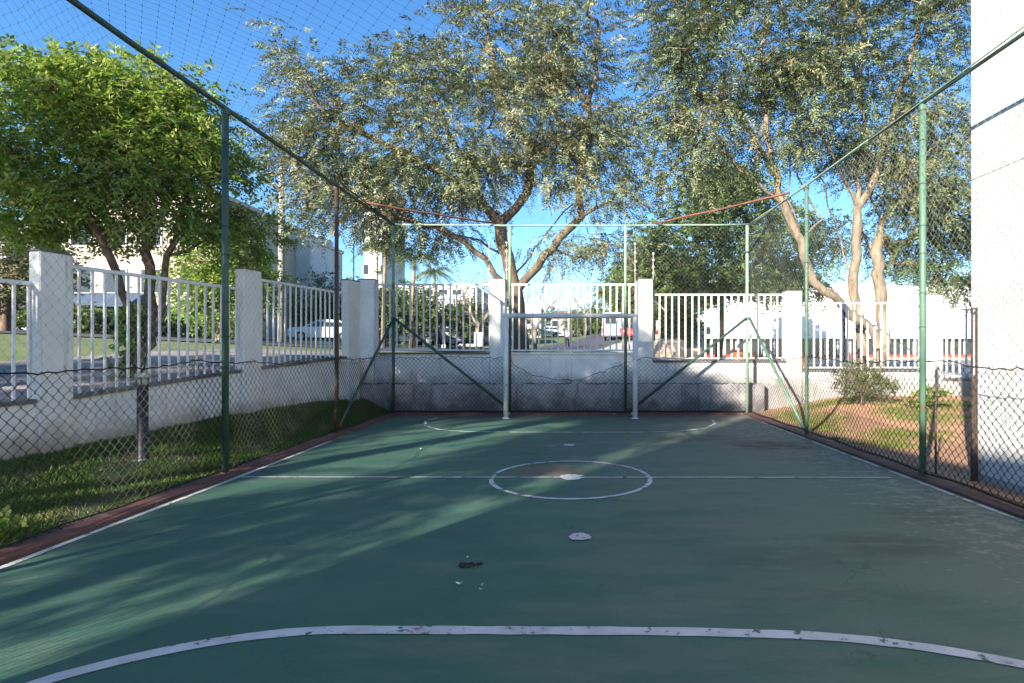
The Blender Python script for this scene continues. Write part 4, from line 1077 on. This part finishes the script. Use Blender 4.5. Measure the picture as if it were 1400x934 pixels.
MB().hexa([(-29.0 - ox, -1.3, 4.0 - zz - .25), (-24.2 - ox, -1.3, 4.0 - zz - .25), (-24.2 - ox, -.003, 4.0 - zz), (-29.0 - ox, -.003, 4.0 - zz), (-29.0 - ox, -1.3, 4.0 - zz - .1), (-24.2 - ox, -1.3, 4.0 - zz - .1), (-24.2 - ox, -.003, 4.65 - zz), (-29.0 - ox, -.003, 4.65 - zz)]).build("awning", MAT['awning'], t1)
MB().box(-29.1 - ox, -20.3 - ox, -.06, -.004, -.9, 3.5 - zz).build("base_wall", MAT['bluegrey'], t1)
building("apartment_building", "grey blue shaded building at the far left edge", -42, -32.5, 33, 44, Tz(-35, 33), 9.0, MAT['bluegrey'], [(x, z, 1.3, 1.2, 'y') for x in (-40, -37.6, -35.2, -33.6) for z in (4.2, 7)])
zz = Tz(-22, 40)
t2, ox, oy = building("white_house", "white flat roofed house beyond the utility pole", -28.5, -19.15, 40, 45.6, zz, 9.4, MAT['whitebuild'], [(-22.6, 7.4, 1.0, 1.2, 'y'), (-25.5, 7.4, 1.0, 1.2, 'y'), (43, 6.5, 1.1, 1.2, 'x')])
MB().box(-20.6 - ox, -19.4 - ox, 1.8, 4.5, 9.66 - zz, 10.2 - zz).build("roof_tank", MAT['whitebuild'], t2)
zz = Tz(-26, 72)
t3, ox, oy = building("apartment_tower", "tall narrow pale apartment tower seen between the trees", -27.3, -25.0, 72, 82, zz, 24, MAT['whitebuild'],
    [(x, z, .7, 1.3, 'y') for x in (-27.1,) for z in np.arange(6, 23, 3.0)])
for z in np.arange(6.6, 23, 3.0):
    MB().box(-26.0 - ox, -24.9 - ox, -.8, -.005, z - zz - .9, z - zz - .1).build("balcony", MAT['cream'], t3)
zz = Tz(-11, 46)
t4, ox, oy = building("white_house", "long white house behind the round tree and parked silver car", -15.2, -8.2, 46, 55, zz, 6.6, MAT['whitebuild'],
    [(x, 6.25, .75, .45, 'y') for x in (-14.4, -13.2, -12.0, -10.8, -9.6)] + [(-10.2, 4.2, .5, 2.2, 'y'), (-9.3, 4.2, .5, 2.2, 'y'), (-13.6, 4.0, 1.2, 1.2, 'y')])
zz = Tz(-1, 88)
t5, ox, oy = building("tiled_house", "far house with red tiled roof at the top of the street", -3.0, 1.6, 88, 96, zz, 6.3, MAT['cream'], [(x, 5.6, 1, 1, 'y') for x in (-2.6, -.6, 1.2)])
MB().hexa([(-4 - ox, -.5, 6.56 - zz), (2.7 - ox, -.5, 6.56 - zz), (2.7 - ox, 8.5, 6.56 - zz), (-4 - ox, 8.5, 6.56 - zz), (-2.5 - ox, 3.5, 7.9 - zz), (1.2 - ox, 3.5, 7.9 - zz), (1.2 - ox, 4.5, 7.9 - zz), (-2.5 - ox, 4.5, 7.9 - zz)]).build("tiled_roof", MAT['tile'], t5)
building("white_house", "white house with low wall half hidden left of the walking person", -8.4, -3.8, 70, 78, Tz(-6, 70), 6.6, MAT['whitebuild'], [(-7.4, 5.2, .9, 1.1, 'y'), (-5.6, 5.2, .9, 1.1, 'y')])

# white hall on the right
zz = Tz(14, 45)
hx0, hx1, hy0 = X_(972, 45), X_(1480, 45), 45.0
hall = thing("white_hall", "long low white hall with dark window band and red stripe beyond the right railings", "building", (hx0, hy0, zz))
HL = hx1 - hx0
def hz_(y): return Z_(y, 45) - zz
MB().box(0, HL, 0, 12, -1, hz_(495)).build("base_wall", MAT['whitebuild'], hall)
MB().box(-.01, HL + .01, -.03, 12, hz_(495) + .003, hz_(488)).build("stripe", MAT['orange'], hall)
MB().box(-.01, HL + .01, -.035, 12, hz_(488) + .003, hz_(485)).build("stripe", MAT['stripe'], hall)
MB().box(.2, HL - .2, .3, 11.8, hz_(485) + .003, hz_(463) - .003).build("inner_wall", MAT['black'], hall)
k = 0; x = .0
wme = MB().box(0, .95, .05, .09, hz_(485) + .006, hz_(463) - .006).mesh("window"); wme.materials.append(MAT['glass'])
mme = MB().box(-.05, .05, 0, .12, hz_(485) + .004, hz_(463) - .004).mesh("mullion"); mme.materials.append(MAT['white'])
while x < HL - 1:
    link("window", wme, hall, (x + .05, 0, 0)); link("mullion", mme, hall, (x, 0, 0)); x += 1.05
tp = hz_(392)
MB().add([(-.3, -.5, hz_(463)), (HL, -.5, hz_(463)), (HL, -.5, tp), (4.0, -.5, tp), (-.3, -.5, hz_(452)), (-.3, 12, hz_(463)), (HL, 12, hz_(463)), (HL, 12, tp), (4.0, 12, tp), (-.3, 12, hz_(452))],
         [(0, 1, 2, 3, 4), (9, 8, 7, 6, 5), (0, 5, 6, 1), (1, 6, 7, 2), (2, 7, 8, 3), (3, 8, 9, 4), (4, 9, 5, 0)]).build("fascia", MAT['white'], hall)
rx = X_(1194, 44.5) - hx0
em = MB()
for (a, b_, c, d) in ((0, .6, 0, .12), (0, .6, .33, .45), (0, .13, .12, .33), (.47, .6, .12, .33), (.08, .5, .5, .62)): em.box(rx + a, rx + b_, -.53, -.505, hz_(446) + c, hz_(446) + d)
em.build("blue_emblem", MAT['blue'], hall)
em = MB()
for (a, b_, c, d) in ((0, .3, 0, .1), (.2, .3, .1, .4), (.3, .45, .3, .4)): em.box(rx - 1.9 + a, rx - 1.9 + b_, -.53, -.505, hz_(426) + c, hz_(426) + d)
em.build("blue_emblem", MAT['blue'], hall)
gh = thing("gate_house", "small white gate house with shallow sloping roof left of the hall", "building", (X_(945, 27), 27, Tz(6.2, 27)))
MB().box(-.7, .7, 0, 1.6, -.5, 1.35).build("wall", MAT['whitebuild'], gh)
MB().hexa([(-.9, -.25, 1.352), (.9, -.25, 1.352), (.9, 1.8, 1.352), (-.9, 1.8, 1.352), (-.9, -.25, 1.42), (.9, -.25, 1.75), (.9, 1.8, 1.75), (-.9, 1.8, 1.42)]).build("roof", MAT['white'], gh)
MB().box(-.5, .1, -.03, -.004, .55, 1.1).build("window", MAT['glass'], gh)
# sandy rounded tank / mound wall
sd = thing("sandy_wall", "sandy beige curved low wall behind the railing right of the goal", "wall", (X_(915, 20), 20, Tz(3.7, 20) - .1))
MB().lathe([(.62, 0), (.64, .4), (.6, .78), (.45, .86), (.1, .9)], n=20).build("drum", MAT['sand'], sd, True)
MB().box(-.5, 1.3, .3, .55, 0, .55).build("wing", MAT['sand'], sd)
for (x, y, w, h, d, lab) in ((1010, 497, .5, .62, 24, "orange drum barrier in front of the hall nearest the fence corner"), (1026, 497, .4, .5, 23, "brown orange crate right of the orange drum"), (1098, 500, .35, .62, 22, "narrow orange bin behind the right pillar"), (1174, 496, .55, .4, 26, "orange bin behind the pale trunks"), (937, 493, .4, .35, 22, "small orange bin beside the sandy wall")):
    xx = X_(x, d); z0 = Tz(xx, d) + .05
    t = thing("orange_bin", lab, "bin", (xx, d, z0), 0, "orange bins in the yard")
    h2 = max(h, Z_(y - 12, d) - z0)
    MB().lathe([(w * .42, 0), (w * .5, .05), (w * .5, h2 * .9), (w * .46, h2)], n=12).build("body", MAT['orange'], t, True)
    MB().lathe([(w * .53, h2 + .002), (w * .53, h2 + .05), (w * .2, h2 + .09)], n=12).build("lid", MAT['stripe'], t, True)
# navy pole by the right railing
npz = Tz(6.1, 12.7)
t = thing("navy_pole", "dark navy pole standing behind the right railing", "pole", (X_(1153, 12.75), 12.75, npz))
MB().tube([(0, 0, -.1), (0, 0, 2.46 - npz)], .05, 12).build("shaft", MAT['navy'], t, True)
MB().lathe([(.056, 0), (.056, .03), (.02, .05)], (0, 0, 2.461 - npz), 12).build("cap", MAT['navy'], t)
# barrier pole
t = thing("barrier", "white barrier post with maroon band behind the railing", "barrier", (X_(901, 20), 20.4, Tz(3.2, 20.4)))
pz = Tz(3.2, 20.4)
MB().tube([(0, 0, -.1), (0, 0, Z_(452, 20.4) - pz - .14)], .07, 10).build("post", MAT['sand'], t, True)
MB().tube([(0, 0, Z_(452, 20.4) - pz - .139), (0, 0, Z_(452, 20.4) - pz)], .09, 10).build("band", MAT['maroon'], t, True)
MB().tube([(0, 0, Z_(452, 20.4) - pz + .001), (0, 0, Z_(438, 20.4) - pz)], .05, 10).build("head", MAT['white'], t, True)
MB().bar((-.15, -.1, Z_(411, 20.4) - pz), (.34, -.1, Z_(427, 20.4) - pz), .05, .05).build("arm", MAT['white'], t)
MB().tube([(.06, -.02, Z_(438, 20.4) - pz), (.1, -.05, Z_(416, 20.4) - pz)], .025, 6).build("arm_post", MAT['sand'], t)

# ------------------------------------------------------------------ utility pole, poles, cables
ud = 27.0; uz = Tz(X_(385, ud), ud)
t = thing("utility_pole", "tall concrete utility pole with cross arm and street lamp left of the big tree", "utility pole", (X_(385, ud), ud, uz))
ht = Z_(215, ud) - uz
MB().tube([(0, 0, -.2), (0, 0, ht)], [.19, .12], 12).build("shaft", MAT['concretepole'], t, True)
MB().bar((-.75, -.2, Z_(250, ud) - uz), (.28, -.2, Z_(262, ud) - uz), .11, .12).build("cross_arm", MAT['wood'], t)
for q in (-.65, -.3, .15):
    MB().lathe([(.03, 0), (.06, .03), (.04, .08), (.06, .12), (.02, .17)], (q, -.2, Z_(252 + (q + .65) * 12, ud) - uz), 8).build("insulator", MAT['white'], t)
la = MB().tube([(0, -.1, Z_(242, ud) - uz), (.35, -.3, Z_(238, ud) - uz), (.62, -.4, Z_(237, ud) - uz)], .03, 6).build("lamp_arm", MAT['white'], t, True)
MB().box(.56, .95, -.5, -.3, Z_(240, ud) - uz, Z_(236, ud) - uz).build("lamp_head", MAT['white'], t, bevel=.02)
def cable(label, p0, p1, sag, r=.012):
    p0, p1 = Vector(p0), Vector(p1)
    tag(MB().tube([p0.lerp(p1, k / 24) - Vector((0, 0, sag * 4 * (k / 24) * (1 - k / 24))) for k in range(25)], r, 4).build("power_cable", MAT['black']), label, "cable", "power cables over the street")
cable("power cable running left from the pole over the house roofs", (X_(385, ud), ud - .2, Z_(250, ud)), (-30, 24, 9.5), .5, .016)
cable("power cable from the pole crossing behind the big tree", (X_(385, ud), ud - .2, Z_(225, ud)), (12, 27, 12.4), .8, .016)
cable("second lower power cable left of the utility pole", (X_(363, ud), ud - .2, Z_(252, ud)), (-32, 20, 8.6), .5, .016)
cable("pale cable crossing under the right tree crowns", (X_(840, 17), 17, Z_(146, 17)), (X_(1420, 17), 17, Z_(160, 17)), .1, .011)
pd = 33.0; pz = Tz(X_(607, pd), pd)
t = thing("white_pole", "slim white pole on the verge before the long white house", "pole", (X_(607, pd), pd, pz))
MB().tube([(0, 0, -.1), (0, 0, Z_(402, pd) - pz)], [.09, .06], 10).build("shaft", MAT['white'], t, True)
MB().lathe([(.13, 0), (.13, .25), (.05, .3)], (0, 0, -.05), 10).build("foot", MAT['white'], t)
pd = 60.0; pz = Tz(X_(778, pd), pd)
t = thing("wooden_pole", "pale wooden street pole behind the walking person", "utility pole", (X_(778, pd), pd, pz))
MB().tube([(0, 0, -.1), (0, 0, Z_(385, pd) - pz)], [.2, .13], 10).build("shaft", MAT['concretepole'], t, True)
MB().bar((-1, -.2, Z_(390, pd) - pz), (1, -.2, Z_(390, pd) - pz), .12, .12).build("cross_arm", MAT['wood'], t)
sd_ = 27.5; sz = Tz(X_(655, sd_), sd_)
t = thing("notice_board", "small white board on a post beside the street verge", "sign", (X_(655, sd_), sd_, sz))
MB().tube([(0, 0, -.1), (0, 0, .45)], .03, 8).build("post", MAT['stake'], t)
MB().box(-.24, .24, -.05, -.031, .25, .95).build("board", MAT['white'], t)

# ------------------------------------------------------------------ cars
def car(label, x, y, rz, paint, L=4.2, Wd=1.7, H=1.45, group="cars parked along the street"):
    t = thing("parked_car", label, "car", (x, y, Tz(x, y) + .05), rz, group)
    w = Wd / 2
    prof = [(-L / 2, .35), (-L / 2, .75), (-L / 2 + .25, .88), (-.28 * L, .92), (-.06 * L, H - .04), (.05 * L, H), (.25 * L, H - .03), (.42 * L, .95), (L / 2 - .02, .9), (L / 2, .4), (L / 2 - .1, .22), (-L / 2 + .1, .22)]
    vs = []; n = len(prof)
    for sgn, ins in ((-1, 0), (1, 0)):
        for (px_, pz_) in prof:
            k = .16 if pz_ > .97 else (.04 if pz_ > .8 else 0)
            vs.append((px_, sgn * (w - k), pz_))
    fs = [tuple(range(n)), tuple(range(2 * n - 1, n - 1, -1))] + [((i + 1) % n, i, n + i, n + (i + 1) % n) for i in range(n)]
    MB().add(vs, fs).build("body", MAT[paint], t, bevel=.035)
    gb = H - .1
    MB().add([(-.265 * L, -w + .17, .95), (-.265 * L, w - .17, .95), (-.075 * L, w - .22, gb), (-.075 * L, -w + .22, gb)], [(0, 1, 2, 3)]).build("windscreen", MAT['glass'], t).location = (-.03, 0, .03)
    MB().add([(.41 * L, -w + .17, .98), (.41 * L, w - .17, .98), (.27 * L, w - .22, gb), (.27 * L, -w + .22, gb)], [(3, 2, 1, 0)]).build("rear_window", MAT['glass'], t).location = (.03, 0, .03)
    for s in (-1, 1):
        for (a, b_, c, d) in ((-.22 * L, .02 * L, -.07 * L, .02 * L), (.04 * L, .36 * L, .04 * L, .25 * L)):
            yy0, yy1 = s * (w - .02), s * (w - .145)
            MB().add([(a, yy0, .95), (b_, yy0, .95), (d, yy1, gb), (c, yy1, gb)], [(0, 1, 2, 3) if s < 0 else (3, 2, 1, 0)]).build("side_window", MAT['glass'], t)
        for xx in (-.31 * L, .31 * L):
            wl = link("wheel", None, t, (xx, s * (w - .08), .31)); wl.empty_display_size = .1
            ty = MB().tube([(0, -.1, 0), (0, .1, 0)], .31, 18).build("tyre", MAT['tyre'], wl)
            MB().tube([(0, -.012 + s * .1, 0), (0, .012 + s * .1, 0)], .19, 14).build("rim", MAT['rim'], wl)
        MB().box(-L / 2 - .012, -L / 2 + .05, s * (w - .35) - .18, s * (w - .35) + .18, .6, .74).build("headlight", MAT['lamp_w'], t)
        MB().box(L / 2 - .05, L / 2 + .012, s * (w - .25) - .13, s * (w - .25) + .13, .66, .84).build("tail_light", MAT['lamp_r'], t)
    return t
car("white hatchback parked beyond the left railing near the corner", X_(442, 37), 37, R(20), 'carwhite')
car("silver car parked in front of the long white house", X_(596, 39), 39, R(5), 'carsilver')
car("dark blue car parked behind the round tree", X_(563, 37.5), 37.5, R(5), 'cardark')
car("dark car parked right of the white pole", X_(632, 40), 40.5, R(5), 'cardark')
car("red car parked at the right side of the street behind the goal post", X_(866, 50), 50, R(75), 'carred', H=1.5)
car("white car parked far up the street left of the walking person", X_(722, 78), 78, R(20), 'carwhite')
car("second white car far up the street, right of the first white car", X_(748, 84), 84, R(20), 'carwhite')
car("small pale car at the top of the street beside the hedge", X_(812, 92), 92, R(65), 'carsilver')
vx, vy = X_(836, 52), 52.0; 
vz = Tz(vx, vy) + .05
vt = thing("delivery_van", "white delivery van with light blue upper rear parked beside the red car", "van", (vx, vy, vz), R(-14))
MB().box(-.95, .95, 0, 4.2, .4, 1.35).build("lower_body", MAT['carwhite'], vt, bevel=.05)
MB().box(-.93, .93, 0.02, 4.1, 1.352, 2.7).build("upper_body", MAT['vanblue'], vt, bevel=.08)
MB().box(-.9, .9, 4.22, 5.4, .45, 1.9).build("cab", MAT['carwhite'], vt, bevel=.12)
MB().box(-.6, .6, -.015, .019, 1.6, 2.3).build("rear_window", MAT['glass'], vt)
MB().box(-.95, .95, -.08, -.002, .36, .52).build("bumper", MAT['black'], vt)
for s in (-1, 1):
    MB().box(s * .85 - .07, s * .85 + .07, -.014, -.002, .7, 1.2).build("tail_light", MAT['lamp_r'], vt)
    for yy in (.9, 4.4):
        wl = link("wheel", None, vt, (s * .82, yy, .36))
        MB().tube([(-.12, 0, 0), (.12, 0, 0)], .36, 16).build("tyre", MAT['tyre'], wl)
        MB().tube([(s * .12 - .012, 0, 0), (s * .12 + .012, 0, 0)], .2, 12).build("rim", MAT['rim'], wl)

# ------------------------------------------------------------------ person
def skin(name, verts, edges, radii, m, parent, root=0, sub=1):
    me = bpy.data.meshes.new(name); me.from_pydata(verts, edges, []); me.materials.append(m)
    o = link(name, me, parent)
    sk = o.modifiers.new("skin", 'SKIN'); 
    for i, r in enumerate(radii):
        me.skin_vertices[0].data[i].radius = (r, r) if not hasattr(r, '__len__') else r
    me.skin_vertices[0].data[root].use_root = True
    sb = o.modifiers.new("sub", 'SUBSURF'); sb.levels = sub; sb.render_levels = sub
    return o
pd = 45.0
pe = thing("person", "person in grey shirt and dark trousers walking along the street", "person", (X_(775.3, pd), pd, Tz(X_(775.3, pd), pd) + .05), R(160))
skv = [(0, 0, .86), (0, 0, 1.05), (0, 0, 1.24), (0, .01, 1.34), (0, .03, 1.45), (0, .03, 1.54),          # pelvis..head
       (.09, .0, .82), (.10, .1, .46), (.10, .06, .08), (.10, .18, .03), (-.09, 0, .82), (-.10, -.06, .46), (-.10, -.22, .12), (-.10, -.13, .03),
       (.17, 0, 1.28), (.21, -.08, 1.04), (.21, .0, .82), (.2, .03, .74), (-.17, 0, 1.28), (-.21, .06, 1.04), (-.21, .16, .84), (-.2, .2, .77)]
ske = [(0, 1), (1, 2), (2, 3), (3, 4), (4, 5), (0, 6), (6, 7), (7, 8), (8, 9), (0, 10), (10, 11), (11, 12), (12, 13), (2, 14), (14, 15), (15, 16), (16, 17), (2, 18), (18, 19), (19, 20), (20, 21)]
skr = [.12, .11, .13, .05, .085, .08, .09, .06, .042, .035, .09, .06, .042, .035, .055, .042, .032, .028, .055, .042, .032, .028]
skin("body", skv, ske, skr, MAT['skin'], pe)
skin("shirt", [skv[i] for i in (0, 1, 2, 14, 15, 18, 19)], [(0, 1), (1, 2), (2, 3), (3, 4), (2, 5), (5, 6)], [.14, .135, .15, .075, .06, .075, .06], MAT['shirt'], pe)
skin("trousers", [skv[i] for i in (0, 6, 7, 8, 10, 11, 12)], [(0, 1), (1, 2), (2, 3), (0, 4), (4, 5), (5, 6)], [.135, .105, .078, .06, .105, .078, .06], MAT['trousers'], pe)
skin("hair", [(0, -.01, 1.5), (0, .0, 1.58), (0, .03, 1.6)], [(0, 1), (1, 2)], [.075, .085, .07], MAT['hair'], pe)

# ------------------------------------------------------------------ background vegetation
def far_tree(name, label, cx_, base_y, D, w, h, leaf, bark, trunk_h=.35, n=60, lsize=.2, per=7, group=None, cat="tree", dep=None):
    x = X_(cx_, D); z0 = Tz(x, D) if base_y is None else Z_(base_y, D)
    zc = z0 + h * (trunk_h + (1 - trunk_h) / 2); rv = h * (1 - trunk_h) / 2; dd = (dep or w) / 2
    bl_ = [((x, D, zc), (w / 2 * .8, dd * .8, rv * .85), n), ((x - w * .22, D - .1, zc - rv * .25), (w * .3, dd * .6, rv * .55), n // 3), ((x + w * .22, D, zc - rv * .15), (w * .3, dd * .6, rv * .55), n // 3), ((x + w * .05, D, zc + rv * .35), (w * .3, dd * .5, rv * .6), n // 3)]
    l = [[(x, D, z0 - .2), (x, D, z0 + h * trunk_h * .7), (x + .05 * w, D, zc)]]
    return make_tree(name, label, cat, (x, D, z0), l, bl_, leaf, bark, max(.05, w * .035), per, (w * .06, w * .06, w * .05), L=lsize * 2, J=3, ll=lsize, lw=lsize * .5, droop=.3, seg=max(.25, w * .1), group=group, tipr=.012)
far_tree("round_tree", "round leafy yellow green tree in front of the long white house", 564, None, 33, 4.6, 3.6, 'leaf_h', MAT['bark_a'], .22, 110, .17)
far_tree("round_tree", "small green street tree right of the white pole", 634, None, 34, 3.0, 3.2, 'leaf_h', MAT['bark_a'], .25, 70, .17)
far_tree("bushy_tree", "dark green bush tree left of the round tree behind the fence corner", 522, None, 27, 2.4, 3.2, 'leaf_d', MAT['bark_a'], .1, 80, .17)
far_tree("bushy_tree", "tall yellow green hedge tree behind the left railing by the pole", 424, None, 41, 6.2, 5.2, 'leaf_h', MAT['bark_a'], .05, 130, .18)
far_tree("bushy_tree", "dark green bush tree under the right side of the left tree", 300, None, 22, 4.2, 4.6, 'leaf_a', MAT['bark_a'], .1, 120, .17)
far_tree("bushy_tree", "olive brown tree at the far left edge behind the railing", 8, None, 24, 5.0, 5.0, 'leaf_s', MAT['bark_a'], .15, 110, .2)
far_tree("bushy_tree", "yellow green bush behind the railing right of the goal", 925, None, 25, 2.2, 3.0, 'leaf_h', MAT['bark_a'], .05, 60, .16)
far_tree("bushy_tree", "green tree over the parked van right of the street", 858, None, 58, 7, 8, 'leaf_h', MAT['bark_a'], .25, 120, .3)
far_tree("bushy_tree", "rounded bush hedge at the top of the street", 806, None, 80, 8, 3.2, 'leaf_h', MAT['bark_a'], .05, 90, .3)
# hedges behind the left street
def hedge(label, x0, y0, x1, y1, h, w, n, leaf):
    a = Vector((x0, y0)); d = Vector((x1 - x0, y1 - y0)); L = d.length; nrm = Vector((-d.y, d.x)).normalized()
    s = rng.uniform(0, 1, n); o_ = rng.uniform(-.5, .5, n) * w
    X = x0 + d.x * s + nrm.x * o_; Y = y0 + d.y * s + nrm.y * o_
    Z = T(X, Y) + h * rng.uniform(0, 1, n) ** .7 * (1 + .15 * np.sin(s * L * 1.1))
    P = np.stack([X, Y, Z], 1)
    V, Fc = sprays(P, rng.normal(0, 1, P.shape) + np.array([0, -.3, .6]), .3, 3, .17, .09, .3)
    t = thing("hedge", label, "hedge", ((x0 + x1) / 2, (y0 + y1) / 2, Tz((x0 + x1) / 2, (y0 + y1) / 2)))
    b = np.array(t.location)
    link("foliage", arr_mesh("foliage", V - b, Fc, MAT[leaf]), t)
    st = MB()
    for k in range(int(L / .8)):
        p = a + d * ((k + .5) * .8 / L); z = Tz(p.x, p.y)
        st.tube([(p.x - b[0], p.y - b[1], z - .1 - b[2]), (p.x - b[0] + random.uniform(-.1, .1), p.y - b[1], z + h * .8 - b[2])], .04, 5)
    st.build("stem", MAT['bark_a'], t)
hedge("dark hedge below the cream apartment building beyond the left street", -34, 29.5, -16.5, 28.5, 1.25, 1.6, 4200, 'leaf_d')
hedge("dark clipped hedge behind the white hatchback", -21.0, 40, -10.5, 41, 2.2, 1.4, 3000, 'leaf_d')
hedge("low hedge along the verge beneath the white house up the street", -9.5, 62, -3.5, 66, 1.2, 1.5, 900, 'leaf_h')
# bare pale trees beyond the street
def bare(label, cx_, D, h, spread, n=46):
    x = X_(cx_, D); z0 = Tz(x, D)
    t = thing("bare_tree", label, "tree", (x, D, z0))
    tg = blob_points([((x, D, z0 + h * .68), (spread, spread * .8, h * .33), n)])
    pos, par, ch, rad = grow([[(x, D, z0 - .2), (x + .1, D, z0 + h * .3), (x - spread * .4, D, z0 + h * .55)], [(x + .1, D, z0 + h * .3), (x + spread * .5, D, z0 + h * .6)]], tg, .4, .17, .02, jit=.06)
    wood("trunk", pos - np.array([x, D, z0]), par, ch, rad, MAT['bark_c'], t)
    P = np.repeat(tg, 3, 0) + rng.normal(0, .3, (len(tg) * 3, 3))
    V, Fc = sprays(P, rng.normal(0, 1, P.shape), .3, 2, .16, .06, .5)
    link("crown", arr_mesh("crown", V - np.array([x, D, z0]), Fc, MAT['leaf_s']), t)
bare("bare branched pale tree beyond the trunk of the big tree", 730, 40, 5.2, 2.2)
bare("bare branched tree left of the pillar behind the goal", 655, 31, 4.4, 1.6)
bare("thin bare tree standing up the street behind the person", 800, 66, 9, 3.4)
bare("thin bare tree far right up the street near the van", 846, 62, 8, 2.4)
# palms
def palm(label, cx_, D, ytop, w=1.5, lean=.1):
    x = X_(cx_, D); z0 = Tz(x, D); zt = Z_(ytop, D) - z0
    t = thing("palm_tree", label, "palm tree", (x, D, z0), 0, "palms behind the far left corner")
    MB().tube([(0, 0, -.1), (lean * .3, 0, zt * .5), (lean, 0, zt)], [.12, .085, .065], 9).build("trunk", MAT['bark_c'], t, True)
    for k in range(17):
        a = 2 * pi * k / 17 + random.uniform(-.2, .2); el = random.uniform(-.1, 1.1)
        L = w * random.uniform(.8, 1.15); m = 14
        pts = [np.array([lean + L * s * cos(a) * cos(el * (1 - s * .6)), L * s * sin(a) * cos(el * (1 - s * .6)), zt + L * (s * sin(el) - .75 * s * s)]) for s in np.linspace(0, 1, m)]
        b = MB()
        b.tube(pts, [.014 * (1 - .8 * q / m) for q in range(m)], 3)
        for q in range(2, m):
            dv = unit(pts[q] - pts[q - 1]); sd2 = unit(np.cross(dv, np.array([0, 0, 1.0])))
            for s in (-1, 1):
                for hh in (0, .5):
                    p = pts[q] - (pts[q] - pts[q - 1]) * hh
                    ln = .42 * w / 1.5 * (1 - .5 * abs(q / m - .45)); e = p + dv * ln * .5 + s * sd2 * ln * .75 - np.array([0, 0, ln * .45])
                    b.add([p - dv * .02, p + dv * .02, e], [(0, 1, 2)])
        b.build("frond", MAT['palm'], t)
palm("palm with pale trunk nearest the far left pillar", 524, 24, 338, 1.3)
palm("slim palm right of the first palm behind the far fence corner", 562, 27, 352, 1.5, .2)
palm("small palm farther right under the big tree's limbs", 596, 34, 372, 1.6, -.1)
# far tree lines
def treeline(label, x0, x1, D0, D1, h0, h1, n, leaf, sz):
    X = rng.uniform(x0, x1, n); Y = rng.uniform(D0, D1, n)
    hh = h0 + (h1 - h0) * (.5 + .5 * np.sin(X * .13 + 1) * np.sin(X * .041 + Y * .02)) 
    Z = T(X, Y) + hh * rng.uniform(0, 1, n) ** .6
    P = np.stack([X, Y, Z], 1)
    V, Fc = sprays(P, rng.normal(0, 1, P.shape) + np.array([0, -.4, .5]), sz * 2, 2, sz, sz * .5, .3)
    tag(link("far_woods", arr_mesh("far_woods", V, Fc, MAT[leaf])), label, "woods", kind="stuff")
treeline("mass of distant trees on the rise beyond the houses", -150, -9, 92, 112, 5, 10, 9000, 'leaf_far', .8)
treeline("mass of distant trees behind the hall and the street on the right", 12, 150, 92, 112, 6, 13, 9000, 'leaf_far', .8)
treeline("line of low distant trees closing the top of the street", -20, 30, 125, 135, 2.5, 6, 2500, 'leaf_far', .7)
